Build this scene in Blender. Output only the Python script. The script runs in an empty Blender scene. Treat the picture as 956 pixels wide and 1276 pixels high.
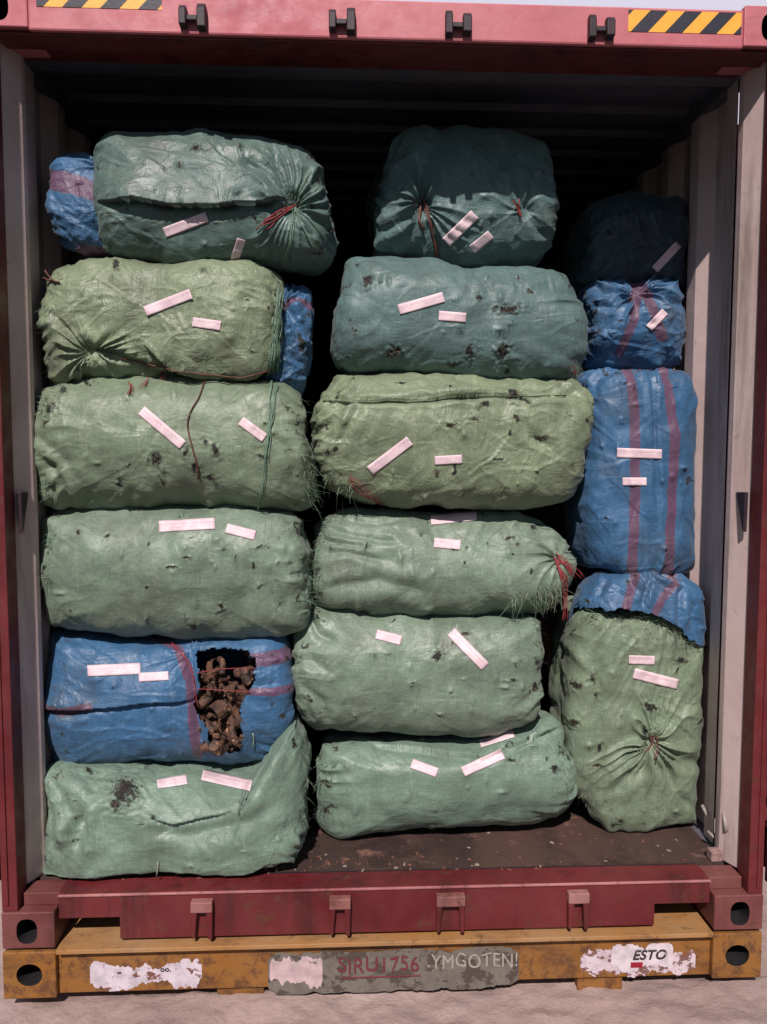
import bpy, bmesh, math, random
import numpy as np
from mathutils import Vector, Matrix
from mathutils.bvhtree import BVHTree

random.seed(7); np.random.seed(7)
scene = bpy.context.scene
COL = scene.collection

# ------------------------------------------------------------------ camera
CAM = np.array([-0.1319, -2.3606, 1.5396]); PIT, YAW, ROL, FPX = -0.07078, 0.04495, 0.00188, 958.0
def cam_basis():
    cp, sp, cy, sy, cr, sr = math.cos(PIT), math.sin(PIT), math.cos(YAW), math.sin(YAW), math.cos(ROL), math.sin(ROL)
    f = np.array([sy*cp, cy*cp, sp]); rt = np.array([cy, -sy, 0.0]); up = np.cross(rt, f)
    return f, cr*rt+sr*up, -sr*rt+cr*up
CF, CR, CU = cam_basis()
cd = bpy.data.cameras.new("camera"); cam = bpy.data.objects.new("camera", cd); COL.objects.link(cam)
cd.sensor_fit = 'HORIZONTAL'; cd.sensor_width = 36.0; cd.lens = 36.0*FPX/956.0
cd.clip_start = 0.05; cd.clip_end = 3000
M = Matrix(((CR[0], CU[0], -CF[0], CAM[0]), (CR[1], CU[1], -CF[1], CAM[1]), (CR[2], CU[2], -CF[2], CAM[2]), (0, 0, 0, 1)))
cam.matrix_world = M
scene.camera = cam
def ray_dir(px, py): return CF + CR*(px-478.0)/FPX - CU*(py-638.0)/FPX
def at(px, py, y):
    """point of the place seen at this spot of the photo, on the upright plane at depth y"""
    d = ray_dir(px, py); t = (y-CAM[1])/d[1]; return CAM + t*d
def to_px(V):
    d = V-CAM; z = d@CF
    return 478+FPX*(d@CR)/z, 638-FPX*(d@CU)/z

# ------------------------------------------------------------------ world, sun, exposure
SUN_EL, SUN_AZ = 45.0, -10.0           # azimuth: degrees to the right of straight behind the camera
world = bpy.data.worlds.new("World"); scene.world = world; world.use_nodes = True
nt = world.node_tree; nt.nodes.clear()
sky = nt.nodes.new('ShaderNodeTexSky'); sky.sky_type = 'NISHITA'; sky.sun_disc = False
sky.sun_elevation = math.radians(SUN_EL); sky.sun_rotation = math.radians(180-SUN_AZ)
sky.air_density = 0.8; sky.dust_density = 0.6; sky.ozone_density = 1.0
bg = nt.nodes.new('ShaderNodeBackground'); bg.inputs['Strength'].default_value = 0.05
wo = nt.nodes.new('ShaderNodeOutputWorld')
# high pale cloud, thickest over the far side of the yard
tc = nt.nodes.new('ShaderNodeTexCoord'); cn = nt.nodes.new('ShaderNodeTexNoise'); cn.inputs['Scale'].default_value = 2.2; cn.inputs['Detail'].default_value = 6
sx_ = nt.nodes.new('ShaderNodeSeparateXYZ'); nt.links.new(tc.outputs['Generated'], sx_.inputs[0]); nt.links.new(tc.outputs['Generated'], cn.inputs['Vector'])
ad = nt.nodes.new('ShaderNodeMath'); ad.operation = 'MULTIPLY_ADD'; ad.inputs[1].default_value = .55; nt.links.new(sx_.outputs['Y'], ad.inputs[0]); nt.links.new(cn.outputs['Fac'], ad.inputs[2])
mr = nt.nodes.new('ShaderNodeMapRange'); mr.inputs['From Min'].default_value = .50; mr.inputs['From Max'].default_value = .78; nt.links.new(ad.outputs[0], mr.inputs['Value'])
mx = nt.nodes.new('ShaderNodeMix'); mx.data_type = 'RGBA'; mx.inputs[7].default_value = (14.5, 13.8, 16.5, 1)
nt.links.new(mr.outputs[0], mx.inputs[0]); nt.links.new(sky.outputs[0], mx.inputs[6]); nt.links.new(mx.outputs[2], bg.inputs[0]); nt.links.new(bg.outputs[0], wo.inputs[0])
sl = bpy.data.lights.new("sun", 'SUN'); sl.energy = 5.0; sl.angle = math.radians(0.6); sl.color = (1.0, 0.90, 0.86)
so = bpy.data.objects.new("sun", sl); COL.objects.link(so)
e, a = math.radians(SUN_EL), math.radians(SUN_AZ)
so.rotation_euler = Vector((-math.sin(a)*math.cos(e), math.cos(a)*math.cos(e), -math.sin(e))).to_track_quat('-Z', 'Y').to_euler()
so.location = (2, -8, 8)
vs = scene.view_settings
scene.display_settings.display_device = 'sRGB'
vs.view_transform = 'Standard'; vs.look = 'None'; vs.gamma = 1.0; vs.exposure = -0.02; vs.use_curve_mapping = False
scene.cycles.max_bounces = 6; scene.cycles.diffuse_bounces = 4; scene.cycles.use_denoising = True

# ------------------------------------------------------------------ helpers
def srgb(r, g, b):
    f = lambda c: (c/255/12.92) if c/255 <= 0.04045 else ((c/255+0.055)/1.055)**2.4
    return (f(r), f(g), f(b), 1.0)

class Nodes:
    def __init__(s, name):
        s.m = bpy.data.materials.new(name); s.m.use_nodes = True; s.t = s.m.node_tree
        s.p = s.t.nodes['Principled BSDF']; s.c = None
    def n(s, kind, **kw):
        nd = s.t.nodes.new('ShaderNode'+kind)
        for k, v in kw.items():
            if k in nd.inputs: nd.inputs[k].default_value = v
            else: setattr(nd, k, v)
        return nd
    def l(s, a, b): s.t.links.new(a, b)
    def coord(s, scale=(1, 1, 1), rot=(0, 0, 0)):
        if s.c is None: s.c = s.n('TexCoord')
        mp = s.n('Mapping'); mp.inputs['Scale'].default_value = scale; mp.inputs['Rotation'].default_value = rot
        s.l(s.c.outputs['Object'], mp.inputs[0]); return mp.outputs[0]
    def noise(s, scale, detail=4, rough=.55, stretch=(1, 1, 1), rot=(0, 0, 0), dist=0.0):
        nd = s.n('TexNoise'); nd.inputs['Scale'].default_value = scale; nd.inputs['Detail'].default_value = detail
        nd.inputs['Roughness'].default_value = rough; nd.inputs['Distortion'].default_value = dist
        s.l(s.coord(stretch, rot), nd.inputs['Vector']); return nd.outputs['Fac']
    def ramp(s, fac, lo, hi, a=0.0, b=1.0):
        nd = s.n('MapRange'); nd.inputs['From Min'].default_value = lo; nd.inputs['From Max'].default_value = hi
        nd.inputs['To Min'].default_value = a; nd.inputs['To Max'].default_value = b
        nd.interpolation_type = 'SMOOTHSTEP' if abs(hi-lo) > 1e-6 else 'LINEAR'
        s.l(fac, nd.inputs['Value']); return nd.outputs[0]
    def mix(s, fac, A, B):
        nd = s.n('Mix'); nd.data_type = 'RGBA'
        for sock, v in ((nd.inputs[0], fac), (nd.inputs[6], A), (nd.inputs[7], B)):
            if hasattr(v, 'is_output'): s.l(v, sock)
            else: sock.default_value = v
        return nd.outputs[2]
    def math(s, op, A, B=0.0):
        nd = s.n('Math'); nd.operation = op
        for i, v in enumerate((A, B)):
            if hasattr(v, 'is_output'): s.l(v, nd.inputs[i])
            else: nd.inputs[i].default_value = v
        return nd.outputs[0]
    def attr(s, name):
        nd = s.n('Attribute'); nd.attribute_name = name; return nd.outputs['Fac']
    def bump(s, h, strength, dist, prev=None):
        nd = s.n('Bump'); nd.inputs['Strength'].default_value = strength; nd.inputs['Distance'].default_value = dist
        s.l(h, nd.inputs['Height'])
        if prev is not None: s.l(prev, nd.inputs['Normal'])
        return nd.outputs[0]
    def done(s, color, rough, normal=None, metallic=0.0, spec=0.5):
        for k, v in (('Base Color', color), ('Roughness', rough)):
            if hasattr(v, 'is_output'): s.l(v, s.p.inputs[k])
            else: s.p.inputs[k].default_value = v
        if normal is not None: s.l(normal, s.p.inputs['Normal'])
        s.p.inputs['Metallic'].default_value = metallic
        s.p.inputs['Specular IOR Level'].default_value = spec
        return s.m

def simple_mat(name, col, rough=.6, var=.25, scale=14, bump=.15, spec=.4):
    N = Nodes(name); dk = tuple(c*(1-var) for c in col[:3])+(1,)
    f = N.noise(scale, 5, .6)
    return N.done(N.mix(N.ramp(f, .35, .65), dk, col), rough, N.bump(N.noise(scale*8, 4), bump, .004), spec=spec)

def paint_mat(name, col, faded, rust=.35, rough=.5, streak=(1, 1, .12), grime=(.03, .018, .016, 1), wear=.62, gr=.5):
    """weathered paint on steel: fading, grime streaks, rust scabs, small scratches"""
    N = Nodes(name)
    c = N.mix(N.ramp(N.noise(3.0, 5, .6), .3, .7), col, faded)
    c = N.mix(N.ramp(N.noise(9.0, 6, .65, stretch=streak), .48, .78, 0, gr), c, grime)
    r = N.ramp(N.noise(19.0, 8, .72, dist=.4), wear, wear+.15)
    rc = N.mix(N.noise(60, 3), (.055, .022, .012, 1), (.13, .06, .03, 1))
    c = N.mix(N.math('MULTIPLY', r, rust), c, rc)
    s = N.ramp(N.noise(38.0, 5, .75, stretch=(1, 1, .35)), .69, .73, 0, .55)
    c = N.mix(s, c, tuple(min(1, x*1.5+.12) for x in faded[:3])+(1,))
    b = N.bump(N.noise(7, 3), .25, .012); b = N.bump(N.noise(90, 4), .12, .003, b)
    b = N.bump(r, .35, .002, b)
    return N.done(c, N.ramp(N.noise(16, 4), .3, .7, rough-.12, rough+.18), b, spec=.4)

def link_mesh(name, verts, faces, mats, parent=None, smooth=False, fmat=None):
    me = bpy.data.meshes.new(name); me.from_pydata([tuple(v) for v in verts], [], faces)
    mats = mats if isinstance(mats, (list, tuple)) else [mats]
    for m in mats: me.materials.append(m)
    if fmat is not None: me.polygons.foreach_set('material_index', fmat)
    if smooth: me.polygons.foreach_set('use_smooth', [True]*len(me.polygons))
    me.update()
    o = bpy.data.objects.new(name, me); COL.objects.link(o)
    if parent is not None: o.parent = parent
    return o

class MB:
    """collects shapes for ONE mesh object"""
    def __init__(s): s.v = []; s.f = []; s.mi = []
    def add(s, vs_, fs, mi=0):
        o = len(s.v); s.v += [tuple(map(float, p)) for p in vs_]; s.f += [tuple(i+o for i in f) for f in fs]; s.mi += [mi]*len(fs)
    def box(s, x0, x1, y0, y1, z0, z1, mi=0, bev=0.0):
        if bev > 0:
            bm = bmesh.new(); bmesh.ops.create_cube(bm, size=1)
            for v in bm.verts: v.co = Vector(((x0+x1)/2+v.co.x*(x1-x0), (y0+y1)/2+v.co.y*(y1-y0), (z0+z1)/2+v.co.z*(z1-z0)))
            bmesh.ops.bevel(bm, geom=list(bm.edges), offset=bev, segments=2, affect='EDGES', profile=.6)
            bm.verts.index_update()
            s.add([v.co[:] for v in bm.verts], [[v.index for v in f.verts] for f in bm.faces], mi); bm.free(); return
        P = [(x, y, z) for z in (z0, z1) for y in (y0, y1) for x in (x0, x1)]
        s.add(P, [(0, 2, 3, 1), (4, 5, 7, 6), (0, 1, 5, 4), (2, 6, 7, 3), (0, 4, 6, 2), (1, 3, 7, 5)], mi)
    def prism(s, poly, axis, a0, a1, mi=0):
        """poly: 2-D outline in the two other axes (in x,y,z order), extruded along axis"""
        def mk(p, q):
            c = [p[0], p[1]]; c.insert(axis, q); return c
        n = len(poly)
        P = [mk(p, a0) for p in poly]+[mk(p, a1) for p in poly]
        F = [tuple(range(n))[::-1], tuple(range(n, 2*n))]+[(i, (i+1) % n, n+(i+1) % n, n+i) for i in range(n)]
        s.add(P, F, mi)
    def tube(s, pts, r, seg=6, mi=0, taper=False):
        pts = [Vector(p) for p in pts]; n = len(pts); V = []; ref = Vector((.31, .2, .93))
        for i, p in enumerate(pts):
            t = (pts[min(i+1, n-1)]-pts[max(i-1, 0)])
            if t.length < 1e-9: t = Vector((0, 0, 1))
            t.normalize(); u = t.cross(ref)
            if u.length < .05: u = t.cross(Vector((1, 0, 0)))
            u.normalize(); w = t.cross(u); rr = r*(1-.75*i/(n-1)) if taper else r
            for k in range(seg):
                an = 2*math.pi*k/seg; V.append(p+(u*math.cos(an)+w*math.sin(an))*rr)
        F = [(i*seg+k, i*seg+(k+1) % seg, (i+1)*seg+(k+1) % seg, (i+1)*seg+k) for i in range(n-1) for k in range(seg)]
        F += [tuple(range(seg))[::-1], tuple((n-1)*seg+k for k in range(seg))]
        s.add(V, F, mi)
    def holed_box(s, x0, x1, y0, y1, z0, z1, hx, hz, rx, rz, depth, mi=0, power=2.6, mi_in=None):
        """box whose front (y0) face has a rounded aperture with walls going in"""
        s.box(x0, x1, y0+.0005, y1, z0, z1, mi) if False else None
        n = 32; outer = []; inner = []
        for k in range(n):
            an = 2*math.pi*(k+.5)/n; c, q = math.cos(an), math.sin(an)
            # outer: point on the rectangle
            cx, cz = (x0+x1)/2, (z0+z1)/2; W, H = (x1-x0)/2, (z1-z0)/2
            t = min(W/abs(c) if abs(c) > 1e-9 else 9e9, H/abs(q) if abs(q) > 1e-9 else 9e9)
            outer.append((cx+c*t, cz+q*t))
            rr = (abs(c/rx)**power+abs(q/rz)**power)**(-1/power); inner.append((hx+c*rr, hz+q*rr))
        # snap rectangle corners
        for sx in (-1, 1):
            for sz in (-1, 1):
                C = ((x0+x1)/2+sx*(x1-x0)/2, (z0+z1)/2+sz*(z1-z0)/2)
                j = min(range(n), key=lambda k: (outer[k][0]-C[0])**2+(outer[k][1]-C[1])**2); outer[j] = C
        V = [(p[0], y0, p[1]) for p in outer]+[(p[0], y0, p[1]) for p in inner]+[(p[0], y0+depth, p[1]) for p in inner]+[(p[0], y1, p[1]) for p in outer]
        R = range(n); nx = lambda k: (k+1) % n
        F = [(k, nx(k), n+nx(k), n+k) for k in R]
        F += [(nx(k), k, 3*n+k, 3*n+nx(k)) for k in R]+[tuple(3*n+k for k in R)[::-1]]
        s.add(V, F, mi); s.add(V, [(n+k, n+nx(k), 2*n+nx(k), 2*n+k) for k in R]+[tuple(2*n+k for k in R)], 1)
    def build(s, name, mats, parent=None, smooth=False, bevel=0.0):
        o = link_mesh(name, s.v, s.f, mats, parent, smooth, s.mi)
        if bevel:
            b = o.modifiers.new('bevel', 'BEVEL'); b.width = bevel; b.segments = 2; b.limit_method = 'ANGLE'; b.angle_limit = math.radians(40)
        return o

def empty(name, loc=(0, 0, 0)):
    o = bpy.data.objects.new(name, None); COL.objects.link(o); o.location = loc; o.empty_display_size = .1; return o
def tag(o, label=None, cat=None, group=None, kind=None):
    if label: o['label'] = label
    if cat: o['category'] = cat
    if group: o['group'] = group
    if kind: o['kind'] = kind
    return o

# vectorised gradient noise
_P = np.random.RandomState(11).permutation(256).astype(np.int32); _P = np.concatenate([_P, _P, _P])
_G = np.random.RandomState(12).normal(size=(256, 3)); _G /= np.linalg.norm(_G, axis=1)[:, None]
def pn(V, scale=1.0, off=0.0):
    p = np.asarray(V)*scale+off+37.3
    i = np.floor(p).astype(np.int32); f = p-i; u = f*f*f*(f*(f*6-15)+10); i &= 255
    out = 0
    for dx in (0, 1):
        wx = u[:, 0] if dx else 1-u[:, 0]
        for dy in (0, 1):
            wy = u[:, 1] if dy else 1-u[:, 1]
            for dz in (0, 1):
                wz = u[:, 2] if dz else 1-u[:, 2]
                h = _P[_P[_P[(i[:, 0]+dx) & 255]+((i[:, 1]+dy) & 255)]+((i[:, 2]+dz) & 255)] & 255
                g = _G[h]
                out = out+wx*wy*wz*(g[:, 0]*(f[:, 0]-dx)+g[:, 1]*(f[:, 1]-dy)+g[:, 2]*(f[:, 2]-dz))
    return out*1.6

# ------------------------------------------------------------------ materials
RED = paint_mat('maroon_paint', srgb(86, 24, 29), srgb(106, 42, 44), rust=.75, wear=.545, grime=(.016, .010, .009, 1), gr=.85)
RED_GLARE = paint_mat('red_paint_with_glare', srgb(180, 94, 104), srgb(190, 112, 118), rust=.25, streak=(.3, 1, 1), wear=.66, gr=.22)  # glare on the header painted in as a lighter, pinker red
RED_CAST = paint_mat('worn_red_steel', srgb(92, 42, 43), srgb(118, 72, 68), rust=.7, wear=.54)
PALE = paint_mat('pale_inner_paint', srgb(192, 168, 164), srgb(206, 184, 180), rust=.6, grime=(.10, .075, .065, 1), wear=.60, gr=.75)
GREYP = paint_mat('grey_roof_paint', srgb(84, 82, 92), srgb(96, 94, 102), rust=.3, grime=(.1, .09, .09, 1))
DARK_STEEL = simple_mat('dark_steel', srgb(52, 36, 44), .55, .4, 30)
HOLE_SHADE = simple_mat('hole_shade', srgb(34, 32, 34), .7, .3, 20)  # near-black lining, paints the shade inside the casting holes
WORN_STEEL = paint_mat('worn_bracket_paint', srgb(128, 78, 76), srgb(156, 112, 106), rust=.7, wear=.5)
YELLOW = paint_mat('rusty_yellow_paint', srgb(136, 88, 34), srgb(136, 94, 50), rust=.85, wear=.48, rough=.6, streak=(.35, 1, 1), grime=(.07, .035, .018, 1), gr=.9)
YELLOW_TOP = paint_mat('paler_yellow_paint', srgb(158, 112, 62), srgb(160, 126, 90), rust=.7, wear=.55, streak=(.5, 1, 1), grime=(.10, .055, .04, 1), gr=.7)  # top flange colour, paler and tanner than the beam
BLUE_PAINT = paint_mat('blue_container_paint', srgb(60, 84, 140), srgb(82, 104, 156))
WHITE_METAL = simple_mat('white_galvanised', srgb(150, 140, 134), .5, .2, 30)

def floor_mat():
    N = Nodes('dirty_plywood')
    c = N.mix(N.ramp(N.noise(5, 6, .6, stretch=(1, .25, 1)), .3, .7), srgb(54, 40, 37), srgb(80, 57, 50))
    c = N.mix(N.ramp(N.noise(7, 7, .75), .55, .72, 0, .75), c, srgb(150, 112, 98))
    c = N.mix(N.ramp(N.noise(4, 7, .75, stretch=(1, 1.2, 1)), .50, .62, 0, .75), c, srgb(40, 26, 24))
    return N.done(c, .75, N.bump(N.noise(60, 6, .7), .6, .006))
FLOOR = floor_mat()

def ground_mat():
    N = Nodes('crusted_ground')
    c = N.mix(N.ramp(N.noise(2.2, 6, .62), .3, .7), srgb(146, 126, 120), srgb(170, 150, 143))
    c = N.mix(N.ramp(N.noise(9, 7, .7), .5, .75, 0, .4), c, srgb(120, 100, 98))
    c = N.mix(N.ramp(N.noise(5, 6, .7), .60, .72, 0, .5), c, srgb(184, 168, 161))
    # pale crust round the container; unseen ground beyond is darkened to cut bounce light
    sp = N.n('SeparateXYZ'); N.l(N.coord(), sp.inputs[0])
    yy = N.math('ADD', sp.outputs['Y'], N.ramp(N.noise(1.3, 5, .6), .2, .8, -.25, .25))
    edge = N.math('MAXIMUM', N.ramp(yy, -.75, -.95, 0, 1), N.ramp(N.math('ABSOLUTE', sp.outputs['X']), 2.2, 2.8, 0, 1))
    c = N.mix(edge, c, N.mix(N.noise(3, 6, .7), (.035, .034, .034, 1), (.062, .058, .056, 1)))
    b = N.bump(N.noise(11, 7, .66), .55, .03); b = N.bump(N.noise(90, 4, .6), .2, .004, b)
    return N.done(c, .9, b, spec=.2)
GROUND = ground_mat()

def sack_mat(name, col, pale, stripe=(.22, .045, .075, 1)):
    N = Nodes(name)
    c = N.mix(N.ramp(N.noise(5.5, 5, .6), .32, .68), tuple(x*.80 for x in col[:3])+(1,), tuple(x*1.10 for x in col[:3])+(1,))
    # weave drawn out in pale stretched threads
    c = N.mix(N.ramp(N.noise(22, 5, .7, stretch=(1.3, 1, .16), rot=(0, .06, 0)), .48, .80, 0, .40), c, pale)
    c = N.mix(N.ramp(N.noise(26, 5, .7, stretch=(.12, 1, 1.3)), .52, .82, 0, .32), c, pale)
    tape = N.math('MULTIPLY', N.noise(230, 1, .5, stretch=(1, 1, .12)), N.noise(230, 1, .5, stretch=(.12, 1, 1)))
    c = N.mix(N.ramp(tape, .20, .32, .28, 0), c, tuple(x*.45 for x in col[:3])+(1,))
    # stripe woven into the cloth
    st = N.attr('stripe')
    sm = N.ramp(N.math('ADD', st, N.ramp(N.noise(90, 3), .3, .7, -.10, .10)), -.08, .10, 0, .82)
    c = N.mix(sm, c, stripe)
    # handling dirt
    c = N.mix(N.ramp(N.noise(3.6, 7, .68), .50, .74, 0, .48), c, (.055, .050, .034, 1))
    c = N.mix(N.ramp(N.noise(34, 6, .8), .645, .70, 0, .62), c, (.028, .024, .016, 1))
    # tears and poked holes with dark dirt round them
    sa = N.attr('stain')
    rag = N.ramp(N.noise(75, 5, .8), .25, .75, -.75, .6)
    f = N.math('ADD', sa, rag)
    hole = N.ramp(f, .16, .36)
    halo = N.ramp(f, -.55, .45, 0, .42)
    c = N.mix(halo, c, (.045, .040, .024, 1))
    hc = N.mix(N.ramp(N.noise(140, 2), .58, .66), (.008, .007, .006, 1), (.10, .055, .03, 1))
    c = N.mix(hole, c, hc)
    # fine crinkle, weave
    rd = lambda sc, st, ro: N.math('ABSOLUTE', N.math('SUBTRACT', N.noise(sc, 3, .5, stretch=st, rot=ro, dist=.5), .5))
    k1 = N.math('MINIMUM', rd(15, (1, 1, .4), (0, .5, 0)), rd(13, (.4, 1, 1), (0, .35, 0))); k2 = N.math('MINIMUM', rd(36, (1, 1, .45), (0, -.7, 0)), rd(32, (.5, 1, 1), (0, .25, 0)))
    wr = N.attr('wrinkle'); b = N.bump(N.math('MULTIPLY', wr, N.ramp(k1, 0, .11, 1, 0)), .36, .008); b = N.bump(N.math('MULTIPLY', wr, N.ramp(k2, 0, .12, 1, 0)), .26, .004, b)
    b = N.bump(N.noise(85, 4, .65), .20, .003, b)
    w1 = N.noise(330, 1, .5, stretch=(1, 1, .18)); w2 = N.noise(330, 1, .5, stretch=(.18, 1, 1))
    b = N.bump(N.math('ADD', w1, w2), .22, .0016, b)
    b = N.bump(N.math('MULTIPLY', hole, -1.0), .8, .006, b)
    rg = N.ramp(N.noise(9, 4), .3, .7, .40, .58)
    rg = N.math('ADD', rg, N.math('MULTIPLY', halo, .5))
    N.p.inputs['Sheen Weight'].default_value = .08
    return N.done(c, rg, b, spec=.42)
def greens(name, r, g, b): return sack_mat(name, srgb(r, g, b), srgb(min(255, r+44), min(255, g+40), min(255, b+40)))
S_TEAL_DARK = greens('dark_teal_weave', 86, 110, 104)
S_TEAL = greens('teal_weave', 88, 114, 112)
S_LIME = greens('yellow_green_weave', 124, 138, 110)
S_GREEN = greens('green_weave', 118, 134, 110)
S_GREY_GREEN = greens('grey_green_weave', 116, 134, 116)
S_SEA = greens('sea_green_weave', 113, 136, 120)
S_BLUE = sack_mat('blue_weave', srgb(56, 98, 136), srgb(106, 142, 172), stripe=(.13, .05, .085, 1))
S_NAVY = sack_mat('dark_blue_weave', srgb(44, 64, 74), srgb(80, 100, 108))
def thread_mat(name, col): return simple_mat(name, col, .6, .3, 80, 0.05)
T_RED = thread_mat('red_twine', srgb(150, 58, 62)); T_BROWN = thread_mat('rusty_wire', srgb(104, 66, 56))
T_GREEN = thread_mat('green_fibre', srgb(116, 146, 124)); T_PALE = thread_mat('pale_fibre', srgb(150, 160, 134))
T_DARK = thread_mat('dark_fibre', srgb(60, 68, 50)); T_BLUE = thread_mat('blue_fibre', srgb(80, 116, 160))

def label_mat():
    N = Nodes('printed_paper')
    uv = N.n('UVMap'); sp = N.n('SeparateXYZ'); N.l(uv.outputs[0], sp.inputs[0])
    v = sp.outputs['Y']
    l1 = N.math('ABSOLUTE', N.math('SUBTRACT', v, .36)); l2 = N.math('ABSOLUTE', N.math('SUBTRACT', v, .66))
    ln = N.math('MAXIMUM', N.ramp(l1, .05, .09, .30, 0), N.ramp(l2, .03, .06, .18, 0))
    ln = N.math('MULTIPLY', ln, N.ramp(N.noise(160, 2, stretch=(1, 1, .4)), .42, .55))
    c = N.mix(ln, N.mix(N.ramp(N.noise(30, 4), .35, .7), srgb(212, 186, 194), srgb(226, 204, 208)), srgb(150, 110, 130))
    c = N.mix(N.ramp(N.noise(22, 5, .7), .62, .74, 0, .35), c, srgb(150, 130, 120))
    return N.done(c, .55, N.bump(N.noise(40, 3), .25, .003), spec=.35)
LABEL = label_mat()

# ------------------------------------------------------------------ ground
def axis(lo_far, lo, hi, hi_far, step, k=18):
    mid = np.arange(lo, hi+1e-6, step)
    g1 = lo-np.geomspace(step*2, lo-lo_far, k)[::-1]; g2 = hi+np.geomspace(step*2, hi_far-hi, k)
    return np.concatenate([g1, mid, g2])
gx = axis(-900, -2.6, 2.6, 900, .018); gy = axis(-900, -1.2, .25, 1200, .014)
X, Y = np.meshgrid(gx, gy, indexing='ij'); P = np.stack([X.ravel(), Y.ravel(), np.zeros(X.size)], 1)
h = .020*pn(P, 2.2)+.012*pn(P, 6, 3)+.007*pn(P, 17, 9)+.0035*pn(P, 45, 4)+.002*pn(P, 95, 4)
# shallow bank of crusted dirt against the platform
h += .022*np.exp(-((P[:, 1]+.22)/.12)**2)*(.45+1.6*pn(P, 3.1, 7)+.9*pn(P, 9, 2)+.4*pn(P, 25, 5))
h *= np.clip(1.6-np.abs(P[:, 0])/8, .3, 1)
P[:, 2] = -0.212+np.where(P[:, 1] > .05, np.minimum(h, .0), h)
nx_, ny_ = len(gx), len(gy)
I = np.arange(nx_*ny_).reshape(nx_, ny_)
F = np.stack([I[:-1, :-1], I[1:, :-1], I[1:, 1:], I[:-1, 1:]], -1).reshape(-1, 4)
def fast_mesh(name, V, F, mats, parent=None, smooth=True):
    me = bpy.data.meshes.new(name); nf = len(F)
    me.vertices.add(len(V)); me.vertices.foreach_set('co', np.ascontiguousarray(V, dtype=np.float32).ravel())
    me.loops.add(nf*4); me.loops.foreach_set('vertex_index', np.ascontiguousarray(F, dtype=np.int32).ravel())
    me.polygons.add(nf); me.polygons.foreach_set('loop_start', np.arange(0, nf*4, 4, dtype=np.int32))
    me.polygons.foreach_set('use_smooth', np.full(nf, smooth)); me.update(calc_edges=True); me.validate()
    for m in (mats if isinstance(mats, (list, tuple)) else [mats]): me.materials.append(m)
    o = bpy.data.objects.new(name, me); COL.objects.link(o)
    if parent is not None: o.parent = parent
    return o
tag(fast_mesh('ground', P, F, GROUND), kind='structure')

# ------------------------------------------------------------------ yellow platform under the container
plat = empty('steel_platform', (0, .6, -.2))
tag(plat, 'rusty yellow steel platform with torn stickers lying under the red container', 'platform')
def pl(o):  # keep world placement under the empty
    o.matrix_parent_inverse = Matrix.Translation((0, -.6, .2)); return o
L_ = 12.0
m = MB(); m.box(-1.053, 1.053, -.012, .16, -.018, -.004); m.box(-1.05, 1.05, .16, .30, -.020, -.008)
pl(m.build('top_flange', YELLOW_TOP, plat, bevel=.002))
m = MB(); m.box(-1.057, 1.057, .018, .034, -.165, -.018); m.box(-1.05, 1.05, .0345, .14, -.165, -.152)
pl(m.build('end_beam', YELLOW, plat, bevel=.002))
for sx in (-1, 1):
    m = MB(); x0, x1 = sorted((sx*1.057, sx*1.221)); m.holed_box(x0, x1, -.003, .175, -.166, -.013, sx*1.139+.0, -.088, .040, .036, .13, power=2.1)
    m.box(x0, x1, .175, L_, -.15, -.03)
    pl(m.build('corner_casting', [YELLOW, HOLE_SHADE], plat, bevel=.004))
for q in (-.56, .62):
    m = MB(); m.box(q, q+.15, .03, .30, -.235, -.1655); pl(m.build('skid_foot', YELLOW, plat, bevel=.003))
m = MB(); m.box(-1.05, 1.05, .30, .32, -.15, -.03); pl(m.build('inner_beam', DARK_STEEL, plat))
m = MB(); q0 = at(745, 1150, .06)
m.box(.44, .62, .035, .095, -.004, .002); pl(m.build('doubler_plate', paint_mat('brown_plate', srgb(120, 84, 70), srgb(146, 110, 92), rust=.6), plat, bevel=.001))

def ragged(name, px0, py0, px1, py1, mat, y, parent, amp=.10, seed=1, n=26):
    """torn sheet stuck on an upright steel face; a thin plate with an uneven outline"""
    rnd = random.Random(seed); A = at(px0, py0, y); B = at(px1, py1, y)
    x0, x1 = sorted((A[0], B[0])); z0, z1 = sorted((A[2], B[2])); pts = []
    w, hh = x1-x0, z1-z0; n = 90; V = []; ph = [rnd.random()*50 for _ in range(4)]
    q = np.array([[k*w/n*1.0, 0, 0] for k in range(n+1)])
    lo = hh*amp*(.5+1.1*pn(q, 9, ph[0])+.8*pn(q, 34, ph[1])+.5*pn(q, 110, ph[2])); hi = hh*amp*(.5+1.1*pn(q, 8, ph[3])+.8*pn(q, 30, ph[0]+9)+.5*pn(q, 120, ph[1]+4))
    for k in range(n+1):
        e_ = min(k, n-k)/3; sh = hh*.16*max(0, 1-e_)
        for yy in (y-.0012, y-.0001): V += [(x0+w*k/n, yy, z0+max(0, lo[k])+sh), (x0+w*k/n, yy, z1-max(0, hi[k])-sh)]
    m = MB(); F = []
    for k in range(n):
        a_, b_ = 4*k, 4*k+4; F += [(a_, b_, b_+1, a_+1), (a_+2, a_+3, b_+3, b_+2), (a_, a_+2, b_+2, b_), (a_+1, b_+1, b_+3, a_+3)]
    m.add(V, F); return m.build(name, mat, parent)
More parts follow.
